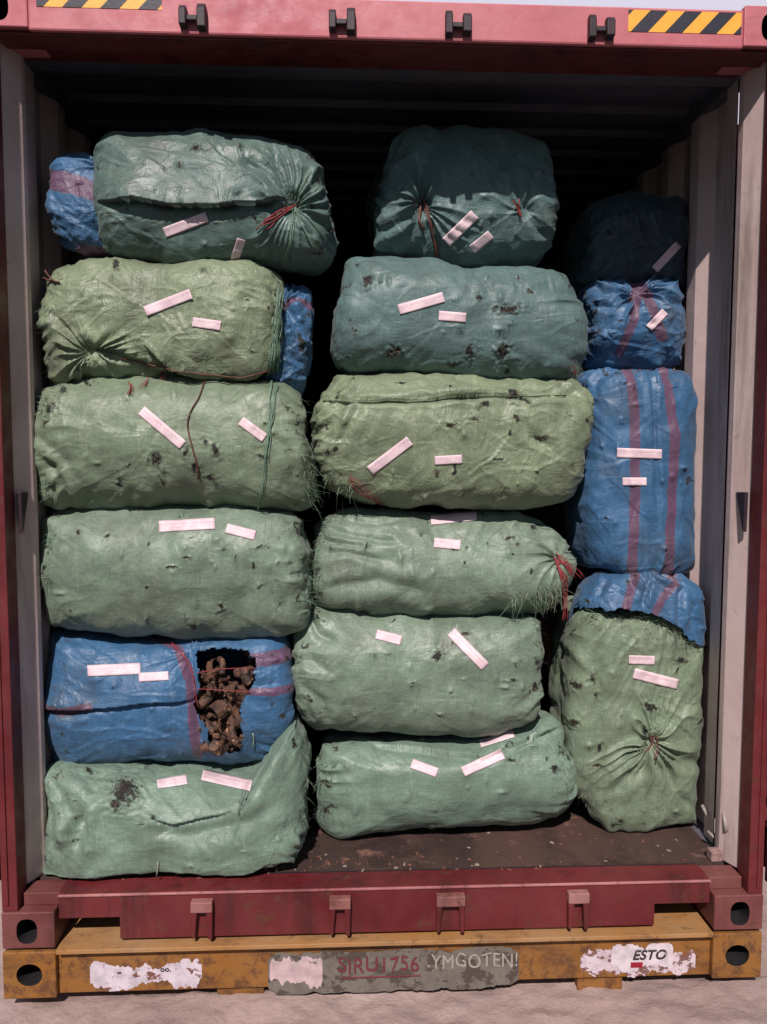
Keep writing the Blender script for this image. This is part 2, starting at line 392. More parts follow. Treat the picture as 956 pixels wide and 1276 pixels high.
def sticker_mat(name, col, under, thr, seed=0.0, noise=22.0):
    N = Nodes(name)
    nz = N.n('TexNoise'); nz.inputs['Scale'].default_value = noise; nz.inputs['Detail'].default_value = 6; nz.inputs['Roughness'].default_value = .7
    mp = N.coord((1, 1, 1.3)); N.t.nodes[-1]
    mpn = [n for n in N.t.nodes if n.type == 'MAPPING'][-1]; mpn.inputs['Location'].default_value = (seed, 0, 0)
    N.l(mp, nz.inputs['Vector'])
    c = N.mix(N.ramp(N.noise(30, 5), .35, .7), col, tuple(x*.72 for x in col[:3])+(1,))
    c = N.mix(N.ramp(nz.outputs['Fac'], thr, thr+.04), c, under)
    return N.done(c, .6, N.bump(nz.outputs['Fac'], .4, .003))
def ink(name, col, under):
    N = Nodes(name); return N.done(N.mix(N.ramp(N.noise(60, 6, .8), .54, .66), col, under), .8)
ST_WHITE = sticker_mat('torn_white_sticker', srgb(206, 194, 204), srgb(112, 74, 60), .56, 3.1)
ST_WHITE2 = sticker_mat('torn_white_sticker_patchy', srgb(206, 190, 198), srgb(116, 82, 76), .50, 8.4, 30)
ST_GREY = sticker_mat('grey_board', srgb(112, 106, 98), srgb(74, 66, 60), .52, 1.7, 14)
WY = .018
pl(ragged('torn_sticker', 112, 1198, 252, 1232, ST_WHITE, WY, plat, .22, 3))
pl(ragged('grey_plate', 334, 1187, 646, 1231, ST_GREY, WY-.002, plat, .07, 5))
pl(ragged('torn_sticker', 336, 1190, 402, 1232, sticker_mat('peeling_white_sticker', srgb(196, 172, 176), srgb(116, 108, 98), .60, 5.2), WY-.0036, plat, .2, 9))
pl(ragged('torn_sticker', 724, 1178, 866, 1216, ST_WHITE2, WY, plat, .20, 12))
pl(ragged('torn_sticker', 762, 1177, 838, 1210, sticker_mat('white_decal', srgb(212, 200, 206), srgb(150, 130, 130), .68, 2.2), WY-.0016, plat, .2, 14))
def lettering(name, txt, px, py, hpx, col, y, parent, shear=0.0, wide=1.0, jit=.0, rough=.8, bold=.0):
    cu = bpy.data.curves.new(name, 'FONT'); cu.body = txt; s = hpx/395.0*1.38
    cu.size = s; cu.shear = shear; cu.extrude = .0004; cu.offset = bold; cu.space_character = 1.05
    o = bpy.data.objects.new(name, cu); me = bpy.data.meshes.new_from_object(o); bpy.data.objects.remove(o); bpy.data.curves.remove(cu)
    P0 = at(px, py, y)
    for v in me.vertices:
        x, z, t = v.co.x*wide, v.co.y, v.co.z
        z += jit*math.sin(x*60+1.3)+jit*.5*math.sin(x*130)
        v.co = (P0[0]+x, P0[1]-t-.0005, P0[2]+z)
    me.materials.append(col if hasattr(col, 'node_tree') else simple_mat(name+'_ink', col, rough, .3, 60)); ob = bpy.data.objects.new(name, me); COL.objects.link(ob); ob.parent = parent
    return ob
pl(lettering('lettering', 'SIRU1756', 421, 1213, 21, ink('red_chalk', srgb(104, 40, 46), srgb(96, 86, 78)), WY-.0052, plat, wide=.86, jit=.0035, bold=.0004))
m = MB(); A = at(424, 1219, WY-.0045); B = at(524, 1216, WY-.0045); m.tube([A, B], .0022, 4); pl(m.build('lettering', simple_mat('red_chalk', srgb(112, 34, 44), .8), plat))
pl(lettering('lettering', '.YMGOTEN!', 532, 1207, 19, ink('white_chalk', srgb(156, 148, 138), srgb(92, 86, 80)), WY-.0042, plat, wide=.82, jit=.0035))
pl(lettering('lettering', 'ESTO', 788, 1196, 13, ink('black_print', srgb(38, 30, 36), srgb(190, 178, 184)), WY-.0040, plat, shear=.25, bold=.0012))
pl(lettering('lettering', 'INV', 754, 1197, 9, srgb(58, 44, 48), WY-.0040, plat, shear=.25, bold=.0006)) if False else None
m = MB(); A = at(786, 1206, WY-.0030); B = at(801, 1199, WY-.0030); m.box(A[0], B[0], A[1]-.0008, A[1], A[2], B[2]); pl(m.build('red_patch', simple_mat('red_print', srgb(150, 30, 46), .6), plat))
pl(lettering('lettering', '-', 146, 1216, 12, srgb(70, 56, 66), WY-.0016, plat, bold=.001))
pl(lettering('lettering', 'oo.', 200, 1211, 7, srgb(70, 56, 66), WY-.0016, plat, bold=.0008))

# ------------------------------------------------------------------ the container
cont = empty('shipping_container', (0, 0, 0))
tag(cont, 'open red shipping container packed with stacked green and blue bales', 'container')
ZF = .16
def corr_wall(sgn, y0, y1, z0, z1, inner_x, mats, parent, name='side_wall'):
    pitch, d = .278, .036; prof = []; y = y0
    while y < y1:
        for yy, dx in ((0, 0), (.072, 0), (.140, d), (.210, d)): prof.append((y+yy, dx))
        y += pitch
    prof = [p for p in prof if p[0] <= y1]+[(y1, 0)]
    m = MB(); V = []; F = []
    for (yy, dx) in prof:
        for xx in (inner_x+dx, inner_x+dx+.003):
            for zz in (z0, z1): V.append((sgn*xx, yy, zz))
    n = len(prof)
    Fi = [(4*i, 4*i+1, 4*i+5, 4*i+4) for i in range(n-1)]; Fo = [(4*i+2, 4*i+6, 4*i+7, 4*i+3) for i in range(n-1)]
    m.add(V, Fi, 0); m.add(V, Fo, 1); return m.build(name, mats, parent)
IX = 1.168
for s_ in (-1, 1): corr_wall(s_, .245, 12.0, ZF+.002, 2.80, IX, [PALE, RED], cont)
# side rails, roof and far end
for s_ in (-1, 1):
    m = MB(); x0, x1 = sorted((s_*1.15, s_*1.217)); m.box(x0, x1, .18, 12.0, .02, ZF-.003); m.box(*sorted((s_*1.16, s_*1.217)), .18, 12.0, 2.80, 2.88); m.build('side_rail', GREYP, cont)
prof = []; y = .20
while y < 12.0:
    for yy, dz in ((0, 0), (.09, 0), (.104, .022), (.195, .022)): prof.append((y+yy, 2.845+dz))
    y += .209
m = MB(); V = []; 
for (yy, zz) in prof:
    for x in (-1.165, 1.165):
        V.append((x, yy, zz)); V.append((x, yy, zz+.003))
n = len(prof); m.add(V, [(4*i, 4*i+2, 4*i+6, 4*i+4) for i in range(n-1)], 0); m.add(V, [(4*i+1, 4*i+5, 4*i+7, 4*i+3) for i in range(n-1)], 1)
m.build('roof_panel', [GREYP, RED], cont)
m = MB(); m.box(-1.2, 1.2, 12.0, 12.04, .0, 2.88); m.build('end_wall', GREYP, cont)
m = MB(); m.box(-1.149, 1.149, .125, 12.0, .125, ZF-.002)
m.build('floor_boards', FLOOR, cont)
m = MB()
for k in range(30): m.box(-1.14, 1.14, .40+k*.38, .44+k*.38, .012, .124)
m.build('cross_members', DARK_STEEL, cont)
# door header
m = MB(); m.box(-1.058, 1.058, .0, .105, 2.772, 2.884); o = m.build('door_header', [RED_GLARE], cont, bevel=.006)
m = MB(); m.box(-1.14, 1.14, .106, .20, 2.782, 2.88); m.box(-1.16, 1.16, .012, .10, 2.766, 2.7715); m.box(-1.16, 1.16, .104, .112, 2.70, 2.80) if False else None
m.build('header_lintel', RED, cont, bevel=.003)
m = MB(); m.box(-1.16, 1.16, .2005, .30, 2.80, 2.842); m.build('roof_header', GREYP, cont, bevel=.003)
# door sill
m = MB(); m.prism([(-1.052, .152), (-1.052, .080), (-.862, .080), (-.862, .008), (.868, .008), (.868, .080), (1.052, .080), (1.052, .152)], 1, .020, .036)
m.box(-1.052, 1.052, .016, .118, .1522, .1595)
m.box(-.862, .868, .036, .12, .004, .010)
m.build('door_sill', RED, cont, bevel=.003)
m = MB(); m.box(-1.052, 1.052, .0145, .022, .1525, .1601); m.build('sill_lip', paint_mat('scuffed_lip', srgb(140, 76, 80), srgb(176, 120, 118), rust=.6, wear=.52), cont, bevel=.002)
m = MB(); m.box(-1.05, 1.05, .118, .124, .126, .1595); m.build('floor_trim', DARK_STEEL, cont)
# corner posts: red outer section and splayed pale jamb
for s_ in (-1, 1):
    m = MB(); m.prism([(s_*1.170, .002), (s_*1.219, .002), (s_*1.219, .235), (s_*1.192, .235), (s_*1.192, .075), (s_*1.170, .075)], 2, .119, 2.777)
    m.box(*sorted((s_*1.196, s_*1.206)), -.004, .0015, .14, 2.74)
    m.build('corner_post', RED, cont, bevel=.003)
    m = MB(); m.prism([(s_*1.176, .0755), (s_*1.142, .150), (s_*1.142, .180), (s_*1.172, .200), (s_*1.172, .243), (s_*1.189, .243), (s_*1.189, .0755)], 2, ZF+.001, 2.777)
    m.build('door_jamb', PALE, cont, bevel=.002)
    m = MB(); g = s_*1.166
    m.prism([(s_*1.1675, .03, ), (s_*1.1675, .07), (s_*1.1615, .06), (s_*1.1615, .045)], 2, ZF+.01, 2.76) if False else None
    for zc in (1.43,):
        m = MB(); m.prism([(.070, zc), (.128, zc-.002), (.082, zc-.12), (.072, zc-.13)], 0, *sorted((s_*1.148, s_*1.160)))
        m.build('door_stop', DARK_STEEL, cont, bevel=.002)
    for zc in (.42, 1.08, 1.80, 2.46):
        m = MB(); m.box(*sorted((s_*1.2195, s_*1.262)), .010, .05, zc-.06, zc-.02); m.box(*sorted((s_*1.2195, s_*1.262)), .010, .05, zc+.02, zc+.06)
        m.tube([(s_*1.247, .03, zc-.09), (s_*1.247, .03, zc+.09)], .011, 10)
        m.build('door_hinge', [RED], cont, bevel=.003)
# castings
for s_ in (-1, 1):
    for z0, mat in ((0.0, RED_CAST), (2.778, RED_GLARE)):
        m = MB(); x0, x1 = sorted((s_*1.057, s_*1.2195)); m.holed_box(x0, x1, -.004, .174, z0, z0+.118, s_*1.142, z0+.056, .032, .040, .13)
        m.build('corner_casting', [mat, HOLE_SHADE], cont, bevel=.004)
# lower corner gussets beside the castings
for s_ in (-1, 1):
    m = MB(); m.prism([(s_*1.052, .034), (s_*1.052, .11), (s_*1.165, .11), (s_*1.165, .075), (s_*1.165, .034)], 2, .1185, .1590)
    m.build('sill_gusset', RED_CAST, cont, bevel=.003)
# cam keepers on the header: pairs of dark lugs with a cross bar
for px in (241, 426, 570, 747):
    p = at(px, 30+(px-241)*.03, 0.0); x = p[0]; m = MB()
    zc = 2.772+.040
    for dx, w, hgt in ((-.027, .0105, .030), (.027, .0125, .036)):
        if px > 500: hgt = .066-hgt
        m.prism([(-.030, zc-hgt+.004), (-.001, zc-hgt+.002), (-.001, zc+hgt), (-.020, zc+hgt), (-.030, zc+hgt*.55)], 0, x+dx-w, x+dx+w)
    m.box(x-.017, x+.015, -.022, -.008, zc-.012, zc+.004); m.build('cam_keeper', DARK_STEEL, cont, bevel=.003)
for px in (254, 424, 560, 717):
    p = at(px, 1128, .034); x = p[0]; m = MB(); w = .034 if px != 560 else .046
    m.box(x-w, x+w, -.010, .019, .105, .139)
    m.prism([(x-w, .105), (x-w+.020, .105), (x-w+.012, .018), (x-w+.002, .018)], 1, -.006, .019, 1)
    m.prism([(x+w-.020, .105), (x+w, .105), (x+w-.002, .014), (x+w-.014, .014)], 1, -.006, .019, 1)
    m.build('cam_keeper', [WORN_STEEL, RED], cont, bevel=.003)
# hazard decals
HZ_Y = simple_mat('hazard_yellow', srgb(244, 176, 66), .45, .08, 20); HZ_B = simple_mat('hazard_black', srgb(42, 42, 56), .5, .2, 20)
def hazard(pxa, pxb, zb, zt, phase=0.0):
    x0 = at(pxa, 25, 0)[0]; x1 = at(pxb, 25, 0)[0]; y = -.0012; m = MB(); H = zt-zb
    m.box(x0, x1, y, -.0002, zb, zt, 0)
    w = (x1-x0)/6.6; k = -3
    while k < 14:
        xa = x0+w*k+phase*w; poly = [(xa, zb), (xa+w, zb), (xa+w+H*.95, zt), (xa+H*.95, zt)]
        q = []                                                     # clip to the decal's ends
        for side, lim in ((0, x0), (1, x1)):
            src = poly; q = []
            for i in range(len(src)):
                a_, b_ = src[i], src[(i+1) % len(src)]; ia = a_[0] >= lim if side == 0 else a_[0] <= lim; ib = b_[0] >= lim if side == 0 else b_[0] <= lim
                if ia: q.append(a_)
                if ia != ib:
                    t = (lim-a_[0])/(b_[0]-a_[0]); q.append((lim, a_[1]+t*(b_[1]-a_[1])))
            poly = q
            if len(poly) < 3: break
        if len(poly) >= 3: m.prism(poly, 1, y-.0006, y-.0001, 1)
        k += 2
    m.build('hazard_decal', [HZ_Y, HZ_B], cont)
zr = at(850, 14, 0)[2]; zl = at(850, 41, 0)[2]
hazard(783, 924, zl, zr, 1.15)
hazard(46, 202, at(120, 10, 0)[2], at(120, 10, 0)[2]+(zr-zl), .35)
# doors swung fully open along the sides
for s_ in (-1, 1):
    m = MB(); m.box(*sorted((s_*1.268, s_*1.282)), .03, 1.16, .16, 2.74, 0)
    m.box(*sorted((s_*1.255, s_*1.300)), .0, .06, .13, 2.76, 0); m.box(*sorted((s_*1.255, s_*1.300)), 1.10, 1.16, .13, 2.76, 0)
    for k in range(5): m.box(*sorted((s_*1.2825, s_*1.305)), .08, 1.09, .34+k*.5, .56+k*.5, 0)
    d_ = m.build('door', [RED], cont, bevel=.004)
    for yy in (.35, .85):
        m = MB(); m.tube([(s_*1.325, yy, .12), (s_*1.325, yy, 2.78)], .017, 12); m.box(*sorted((s_*1.305, s_*1.33)), yy-.04, yy+.04, 1.2, 1.26)
        m.build('locking_bar', WHITE_METAL, d_)
# lashing hardware low on the right jamb
def bar(name, pts, r, mat): m = MB(); m.tube(pts, r, 8); return m.build(name, mat, cont, smooth=True)
bar('lashing_ring', [at(902, 1014, .14), at(905, 1036, .12)], .0065, WHITE_METAL)
bar('lashing_ring', [at(875, 1003, .30), at(881, 1016, .28)], .006, WHITE_METAL)
bar('lashing_ring', [at(882, 1036, .22), at(893, 1046, .19)], .006, WHITE_METAL)
m = MB(); p = at(905, 1034, .16)
m.box(1.105, 1.146, .125, .165, ZF, ZF+.035); m.build('lashing_bracket', simple_mat('chipped_pale_paint', srgb(160, 130, 126), .6, .4, 40), cont, bevel=.004)
m = MB(); m.tube([at(880, 806, .40), at(892, 812, .30), at(897, 822, .26)], .003, 5); m.build('cable_tie', T_BROWN, cont)

# ------------------------------------------------------------------ blue container next door
blue = empty('shipping_container', (3.2, 1.2, -.2))
tag(blue, 'blue container seen as a sliver past the lower right corner of the red one', 'container')
def bl(o): o.matrix_parent_inverse = Matrix.Translation((-3.2, -1.2, .2)); return o
bl(corr_wall(-1, 1.2, 7.0, -.02, 2.3, -1.95, [BLUE_PAINT, BLUE_PAINT], blue))
m = MB(); m.box(2.1, 4.2, 1.22, 7.0, -.04, 2.30); bl(m.build('container_body', BLUE_PAINT, blue, bevel=.01))
for x0 in (1.94, 4.2):
    m = MB(); m.box(x0, x0+.15, 1.05, 1.2, -.2, 2.4); bl(m.build('corner_post', BLUE_PAINT, blue, bevel=.01))
m = MB(); m.box(1.94, 2.08, 1.2, 7.0, -.2, -.04); m.box(1.94, 2.08, 1.2, 7.0, 2.30, 2.40); bl(m.build('side_rail', BLUE_PAINT, blue, bevel=.006))
m = MB(); m.box(2.10, 4.2, 1.08, 1.2, -.2, -.03); m.box(2.10, 4.2, 1.08, 1.2, 2.3, 2.4); m.box(2.10, 4.2, 1.12, 1.2, -.03, 2.3); bl(m.build('end_wall', BLUE_PAINT, blue, bevel=.006))

# ------------------------------------------------------------------ sacks
_grid = {}
def box_lattice(nx, ny, nz):
    key = (nx, ny, nz)
    if key in _grid: return _grid[key]
    pts = []; quads = []
    def face(u, v, fn):
        U, V = np.meshgrid(np.arange(u+1), np.arange(v+1), indexing='ij'); A = fn(U.ravel(), V.ravel())
        base = sum(len(p) for p in pts); pts.append(A); I = np.arange((u+1)*(v+1)).reshape(u+1, v+1)+base
        return np.stack([I[:-1, :-1], I[1:, :-1], I[1:, 1:], I[:-1, 1:]], -1).reshape(-1, 4)
    st = lambda a, b, c: np.stack([a, b, c], 1)
    quads.append(face(nx, nz, lambda u, v: st(u, u*0, v)))                # front (-Y)
    quads.append(face(nx, nz, lambda u, v: st(u, u*0+ny, v))[:, ::-1])
    quads.append(face(nx, ny, lambda u, v: st(u, v, u*0))[:, ::-1])
    quads.append(face(nx, ny, lambda u, v: st(u, v, u*0+nz)))
    quads.append(face(ny, nz, lambda u, v: st(u*0, u, v))[:, ::-1])
    quads.append(face(ny, nz, lambda u, v: st(u*0+nx, u, v)))
    A = np.concatenate(pts); Q = np.concatenate(quads)
    k = (A[:, 0]*(ny+1)+A[:, 1])*(nz+1)+A[:, 2]; uq, idx, inv = np.unique(k, return_index=True, return_inverse=True)
    P = A[idx].astype(float)/np.array([nx, ny, nz])*2-1
    _grid[key] = (np.tan(P*math.pi/4*.96)/math.tan(math.pi/4*.96), inv[Q]); return _grid[key]
def normals(V, F):
    n = np.cross(V[F[:, 2]]-V[F[:, 0]], V[F[:, 3]]-V[F[:, 1]]); out = np.zeros_like(V)
    for k in range(4):
        for c in range(3): out[:, c] += np.bincount(F[:, k], n[:, c], len(V))
    return out/np.maximum(np.linalg.norm(out, axis=1), 1e-12)[:, None]
def smooth_closed(pts, k=8):
    p = np.array(pts, float); n = len(p); out = []
    for i in range(n):
        a, b, c, d = p[(i-1) % n], p[i], p[(i+1) % n], p[(i+2) % n]
        for t in np.arange(k)/k:
            out.append(.5*((2*b)+(-a+c)*t+(2*a-5*b+4*c-d)*t*t+(-a+3*b-3*c+d)*t**3))
    return np.array(out)
def seg_dist(px, py, poly):
    """distance to a polyline, the signed side of it and how far along it (0..1)"""
    best = np.full(px.shape, 1e9); side = np.zeros_like(best); along = np.zeros_like(best); n = len(poly)-1
    for i in range(n):
        (x0, y0), (x1, y1) = poly[i], poly[i+1]; dx, dy = x1-x0, y1-y0; L2 = dx*dx+dy*dy
        t = np.clip(((px-x0)*dx+(py-y0)*dy)/L2, 0, 1); d = np.hypot(px-(x0+t*dx), py-(y0+t*dy))
        s = (px-x0)*dy-(py-y0)*dx; w = d < best
        best[w] = d[w]; side[w] = np.sign(s[w]); along[w] = (i+t[w])/n
    return best, side, along

class Sack:
    """A stuffed woven sack: outline in photo pixels laid on its own upright plane y=yc, real depth df in front and db behind."""
    def __init__(s, outline, yc, df, db, mat, name, parent=None, seed=0, upright=False, cs=2.4, ce=5.0, ties=(), flaps=(), grooves=(), folds=(),
                 stains=(), stripes=(), lump=1.0, hole=None, xmax=1.160, res=1.0, endfold=.006, crease=1.0, center=None, droop=0.0):
        O = smooth_closed(outline); q_ = np.stack([O[:, 0]/100, O[:, 1]/100, O[:, 0]*0+seed*3.3], 1)
        O = O+np.stack([pn(q_, 2.6), pn(q_, 2.6, 7.7)], 1)*3.2+np.stack([pn(q_, 7, 3), pn(q_, 7, 12)], 1)*2.4; W = np.array([at(p[0], p[1], yc) for p in O])
        W[:, 0] = np.clip(W[:, 0], -1.160, xmax); W[:, 2] = np.maximum(W[:, 2], ZF+.004)
        x0, x1, z0, z1 = W[:, 0].min(), W[:, 0].max(), W[:, 2].min(), W[:, 2].max()
        if center: c_ = at(center[0], center[1], yc); cx, cz = c_[0], c_[2]
        else: cx, cz = (x0+x1)/2, (z0+z1)/2
        hx, hz = (x1-x0)/2, (z1-z0)/2
        nx = max(24, int(2*hx/.0036*res)); nz = max(24, int(2*hz/.0036*res)); ny = max(16, int((df+db)/.007*res))
        P, F = box_lattice(nx, ny, nz)
        A = np.abs(P); e_, c = ce, cs
        if upright: Fv = ((A[:, 0]**c+A[:, 1]**c)**(e_/c)+A[:, 2]**e_)**(1/e_)
        else: Fv = ((A[:, 2]**c+A[:, 1]**c)**(e_/c)+A[:, 0]**e_)**(1/e_)
        P = P/Fv[:, None]
        th = np.arctan2(P[:, 2], P[:, 0]); ow = np.stack([(W[:, 0]-cx)/hx, (W[:, 2]-cz)/hz], 1)
        oth = np.arctan2(ow[:, 1], ow[:, 0]); orr = np.hypot(ow[:, 0], ow[:, 1]); k = np.argsort(oth)
        R = np.interp(th, oth[k], orr[k], period=2*math.pi)
        c2, s2 = np.abs(np.cos(th)), np.abs(np.sin(th)); R0 = (c2**e_+s2**e_)**(-1/e_)
        rho = np.hypot(P[:, 0], P[:, 2])/R0
        g = 1+(R/R0-1)*np.clip(rho*1.6, 0, 1)
        V = np.stack([cx+hx*P[:, 0]*g, yc+np.where(P[:, 1] < 0, df, db)*P[:, 1], cz+hz*P[:, 2]*g], 1)
        off = seed*17.31; Nn = normals(V, F); px, py = to_px(V); front = V[:, 1] < yc+.05
        ax = 2 if upright else 0; u = P[:, ax]; end = np.clip((np.abs(u)-.55)/.45, 0, 1)
        q = V.copy(); q[:, ax] *= .55
        # stuffed volume: broad lumps, then creased cloth, then bits of the filling pushing out
        dsp = lump*(.020*pn(q, 4.2, off)+.0085*pn(V, 9.5, off+5)+.003*pn(V, 19, off+6))
        rs = np.random.RandomState(100+seed); cz = crease*(1-.45*end)+.55*end*np.clip(np.abs(pn(V, 5, off+71))*3, 0, 1)
        for ci in range(16):                        # sharp straight creases of a stiff woven sheet, in patches
            a0 = rs.uniform(-.9, .9) if rs.rand() < .7 else rs.uniform(-1.6, 1.6); a0 += math.pi/2 if upright else 0
            dv = np.array([-math.sin(a0), rs.uniform(-.5, .5), math.cos(a0)]); lam = rs.uniform(.07, .19)
            wv = .045*pn(V, 4.5, off+ci*3.7)+.010*pn(V, 16, off+ci*1.9)
            t = (V@dv+wv)/lam+rs.rand(); t = (t-np.floor(t)-.5)*lam
            m_ = np.clip(2.6*pn(V, 4.2, off+ci*7.1+60)-.35, 0, 1)
            fw = rs.uniform(.004, .009)
            dsp += cz*m_*rs.uniform(.0028, .0062)*(np.exp(-np.abs(t)/fw)-.7*np.exp(-(np.abs(t-fw*2.2)/(fw*1.5))))
        msk = np.clip(.3+1.3*pn(V, 3.6, off+23), 0.05, 1)
        wrp = np.stack([pn(V, 5, off+1), pn(V, 5, off+2), pn(V, 5, off+3)], 1)*.05
        r2 = 1-np.abs(pn(V+wrp, 17, off+13))*2.2
        dsp += crease*msk*.0030*np.clip(r2, 0, 1)**4
        rb = np.random.RandomState(500+seed); bx0, bx1, by0, by1 = O[:, 0].min(), O[:, 0].max(), O[:, 1].min(), O[:, 1].max(); pokes = []
        for k_ in range(int(24*lump)):              # bits of the filling pressing out from inside
            qx, qy = rb.uniform(bx0+10, bx1-10), rb.uniform(by0+12, by1-6); qr = rb.uniform(2.0, 5.5); el_ = rb.uniform(.6, 1.5); d = np.hypot((px-qx)*el_, (py-qy)/el_)
            dsp += front*rb.uniform(.002, .0075)*(np.exp(-(d/qr)**2)+.35*np.exp(-(d/(qr*3.2))**2))
            if rb.rand() < .30: pokes.append((qx+rb.uniform(-2, 2), qy+qr*.6, rb.uniform(1.5, 3.0)))
        stains = list(stains)+pokes
        # gathered ends
        ang = np.arctan2(P[:, 1], P[:, 2] if not upright else P[:, 0])
        wob = 2.2*pn(V, 4, off+41)
        dsp += endfold*end*(1-2*np.abs(np.sin(ang*4+wob*3+off))**.6+.6*np.sin(ang*17+wob*5+off*2))*np.clip(.5+1.4*pn(V, 5, off+43), 0, 1.3)
        for (tx, ty, rad, amp, nf, pinch) in ties:
            dx, dy = px-tx, py-ty; d = np.hypot(dx, dy); an = np.arctan2(dy, dx)
            anw = an+.40*np.sin(an*2+off)+.25*np.sin(an*3+off*2)+.35*pn(V, 6, off+47); fo = (1-np.abs(np.sin(anw*nf*.5+off)))**1.3*1.25*np.clip(.65+.9*pn(V, 8, off+49), .15, 1.3)
            w = np.exp(-(d/rad)**1.5)*front
            dsp += w*(amp*(fo-.55)*np.clip(d/(rad*.25), .25, 1)-pinch*np.exp(-(d/(rad*.28))**2))
        for (poly, amp, reach) in flaps:            # cloth on the left-hand side of the line hangs over the rest
            d, sd, al = seg_dist(px, py+2.2*pn(V, 9, off+51), poly); w = np.clip(np.minimum(al, 1-al)*7, 0, 1)*front
            dsp += amp*w*1.6*np.where(sd < 0, np.exp(-(d/reach)**1.3), -.55*np.exp(-(d/5.5)**2))
        for (poly, dep, wid) in grooves:
            d, sd, al = seg_dist(px+1.5*pn(V, 16, off+53), py+1.5*pn(V, 12, off+57), poly); w = np.clip(np.minimum(al, 1-al)*7+.1, 0, 1)*front
            dsp += w*dep*(-np.exp(-(d/wid)**2)+.55*np.exp(-((d-wid*2.1)/(wid*1.3))**2))
        st = np.full(len(V), -1.0)
        st = np.maximum(st, end*(1.5*pn(V, 26, off+81)+.9*pn(V, 60, off+83))-.62)
        for (sx, sy, sr) in stains:
            el, sk = (1+.45*math.sin(sx*1.7+sy), .5*math.sin(sx*.9)) if sr < 12 else (1, 0); ddx = px-sx+4.5*pn(V, 21, off+61); ddy = py-sy+4.5*pn(V, 23, off+67); d = np.hypot(ddx*el+ddy*sk, ddy/el)/(sr*(.62+.25*math.sin(sy*2.3+sx))); v = 1-d; st = np.where(front, np.maximum(st, v), st); dsp += np.where(front, .0022*pn(V, 70, off+90)*np.exp(-(d/1.6)**2)*3+.0016*np.exp(-(d/1.8)**2), 0)
        sp = np.full(len(V), -1.0)
        for (poly, hw) in stripes:
            d, _, al = seg_dist(px, py, poly); sp = np.maximum(sp, (1-d/hw))
        if droop: dsp += droop*np.clip(-P[:, 2], 0, 1)**2*(P[:, 1] < 0)
        V = V+Nn*dsp[:, None]
        s.alltop = V[:, 2].max()
        V[:, 2] = np.maximum(V[:, 2], ZF+.0015); V[:, 0] = np.clip(V[:, 0], -1.163, xmax+.003)
        if hole is not None:
            px2, py2 = to_px(V); fc = V[F].mean(1); fx, fy = px2[F].mean(1), py2[F].mean(1)
            fx = fx+4.5*pn(fc, 26, 3)+3*pn(fc, 70, 5); fy = fy+4.5*pn(fc, 22, 9)+3*pn(fc, 64, 7); ins = np.zeros(len(F), bool); n = len(hole); j = n-1
            for i in range(n):
                (xi, yi), (xj, yj) = hole[i], hole[j]
                cr = ((yi > fy) != (yj > fy)) & (fx < (xj-xi)*(fy-yi)/(yj-yi+1e-9)+xi); ins ^= cr; j = i
            F = F[~(ins & (fc[:, 1] < yc))]
        s.o = fast_mesh(name, V, F, mat, parent)
        for nm, a_ in (('stain', st), ('stripe', sp), ('wrinkle', np.clip(cz*.8, .32, 1.3))):
            at_ = s.o.data.attributes.new(nm, 'FLOAT', 'POINT'); at_.data.foreach_set('value', a_.astype(np.float32))
        Nf = normals(V, F); keep = (Nf[F[:, 0]]@CF < .15) | (Nf[F[:, 2]]@CF < .15)
        Fk = F[keep]; used, inv = np.unique(Fk, return_inverse=True)
        s.bvh = BVHTree.FromPolygons([tuple(v) for v in V[used].tolist()], inv.reshape(-1, 4).tolist()); s.yc, s.df = yc, df
    def hit(s, px, py, off=.002, miss=True):
        d = Vector(ray_dir(px, py)).normalized(); loc, nrm, i, dist = s.bvh.ray_cast(Vector(CAM), d)
        if loc is None: return Vector(at(px, py, s.yc)) if miss else None
        if nrm.dot(d) > 0: nrm = -nrm
        return loc+nrm*off

def paper(sack, root, x0, y0, x1, y1, w=12.0, curl=0.0):
    n, k = 20, 6; V = []; UV = []; dx, dy = x1-x0, y1-y0; L = math.hypot(dx, dy); nx, ny = -dy/L, dx/L
    G = []
    for i in range(n+1):
        for j in range(k+1):
            t, v = i/n, j/k; p = sack.hit(x0+dx*t+nx*w*(v-.5), y0+dy*t+ny*w*(v-.5), .0); G.append(list(p))
    G = np.array(G).reshape(n+1, k+1, 3)
    for _ in range(3):                                          # paper is stiffer than the cloth below it
        Q = G.copy(); Q[1:-1] = (G[:-2]+G[2:]+2*G[1:-1])/4; Q[:, 1:-1] = (Q[:, :-2]+Q[:, 2:]+2*Q[:, 1:-1])/4; G = Q
    # keep it proud of the cloth everywhere
    H = np.array([[sack.hit(x0+dx*(i/n)+nx*w*(j/k-.5), y0+dy*(i/n)+ny*w*(j/k-.5), .0) for j in range(k+1)] for i in range(n+1)])
    vd = H-CAM; vd /= np.linalg.norm(vd, axis=2)[..., None]; Lf = np.maximum(0, ((G-H)*vd).sum(2))
    Pd = np.pad(Lf, 1, mode='edge'); Lf = np.max([Pd[a_:a_+n+1, b_:b_+k+1] for a_ in range(3) for b_ in range(3)], axis=0)
    G = G-vd*(Lf+.0030+curl*(np.abs(2*np.arange(n+1)/n-1)**4)[:, None])[..., None]
    V = G.reshape(-1, 3); F = [(i*(k+1)+j, (i+1)*(k+1)+j, (i+1)*(k+1)+j+1, i*(k+1)+j+1) for i in range(n) for j in range(k)]
    o = link_mesh('paper_label', V, F, LABEL, root, True)
    uv = o.data.uv_layers.new(name='UVMap'); 
    for lp in o.data.loops:
        i, j = divmod(lp.vertex_index, k+1); uv.data[lp.index].uv = (i/n*L/w, j/k)
    sm = o.modifiers.new('thick', 'SOLIDIFY'); sm.thickness = .0004; sm.offset = -1
    return o

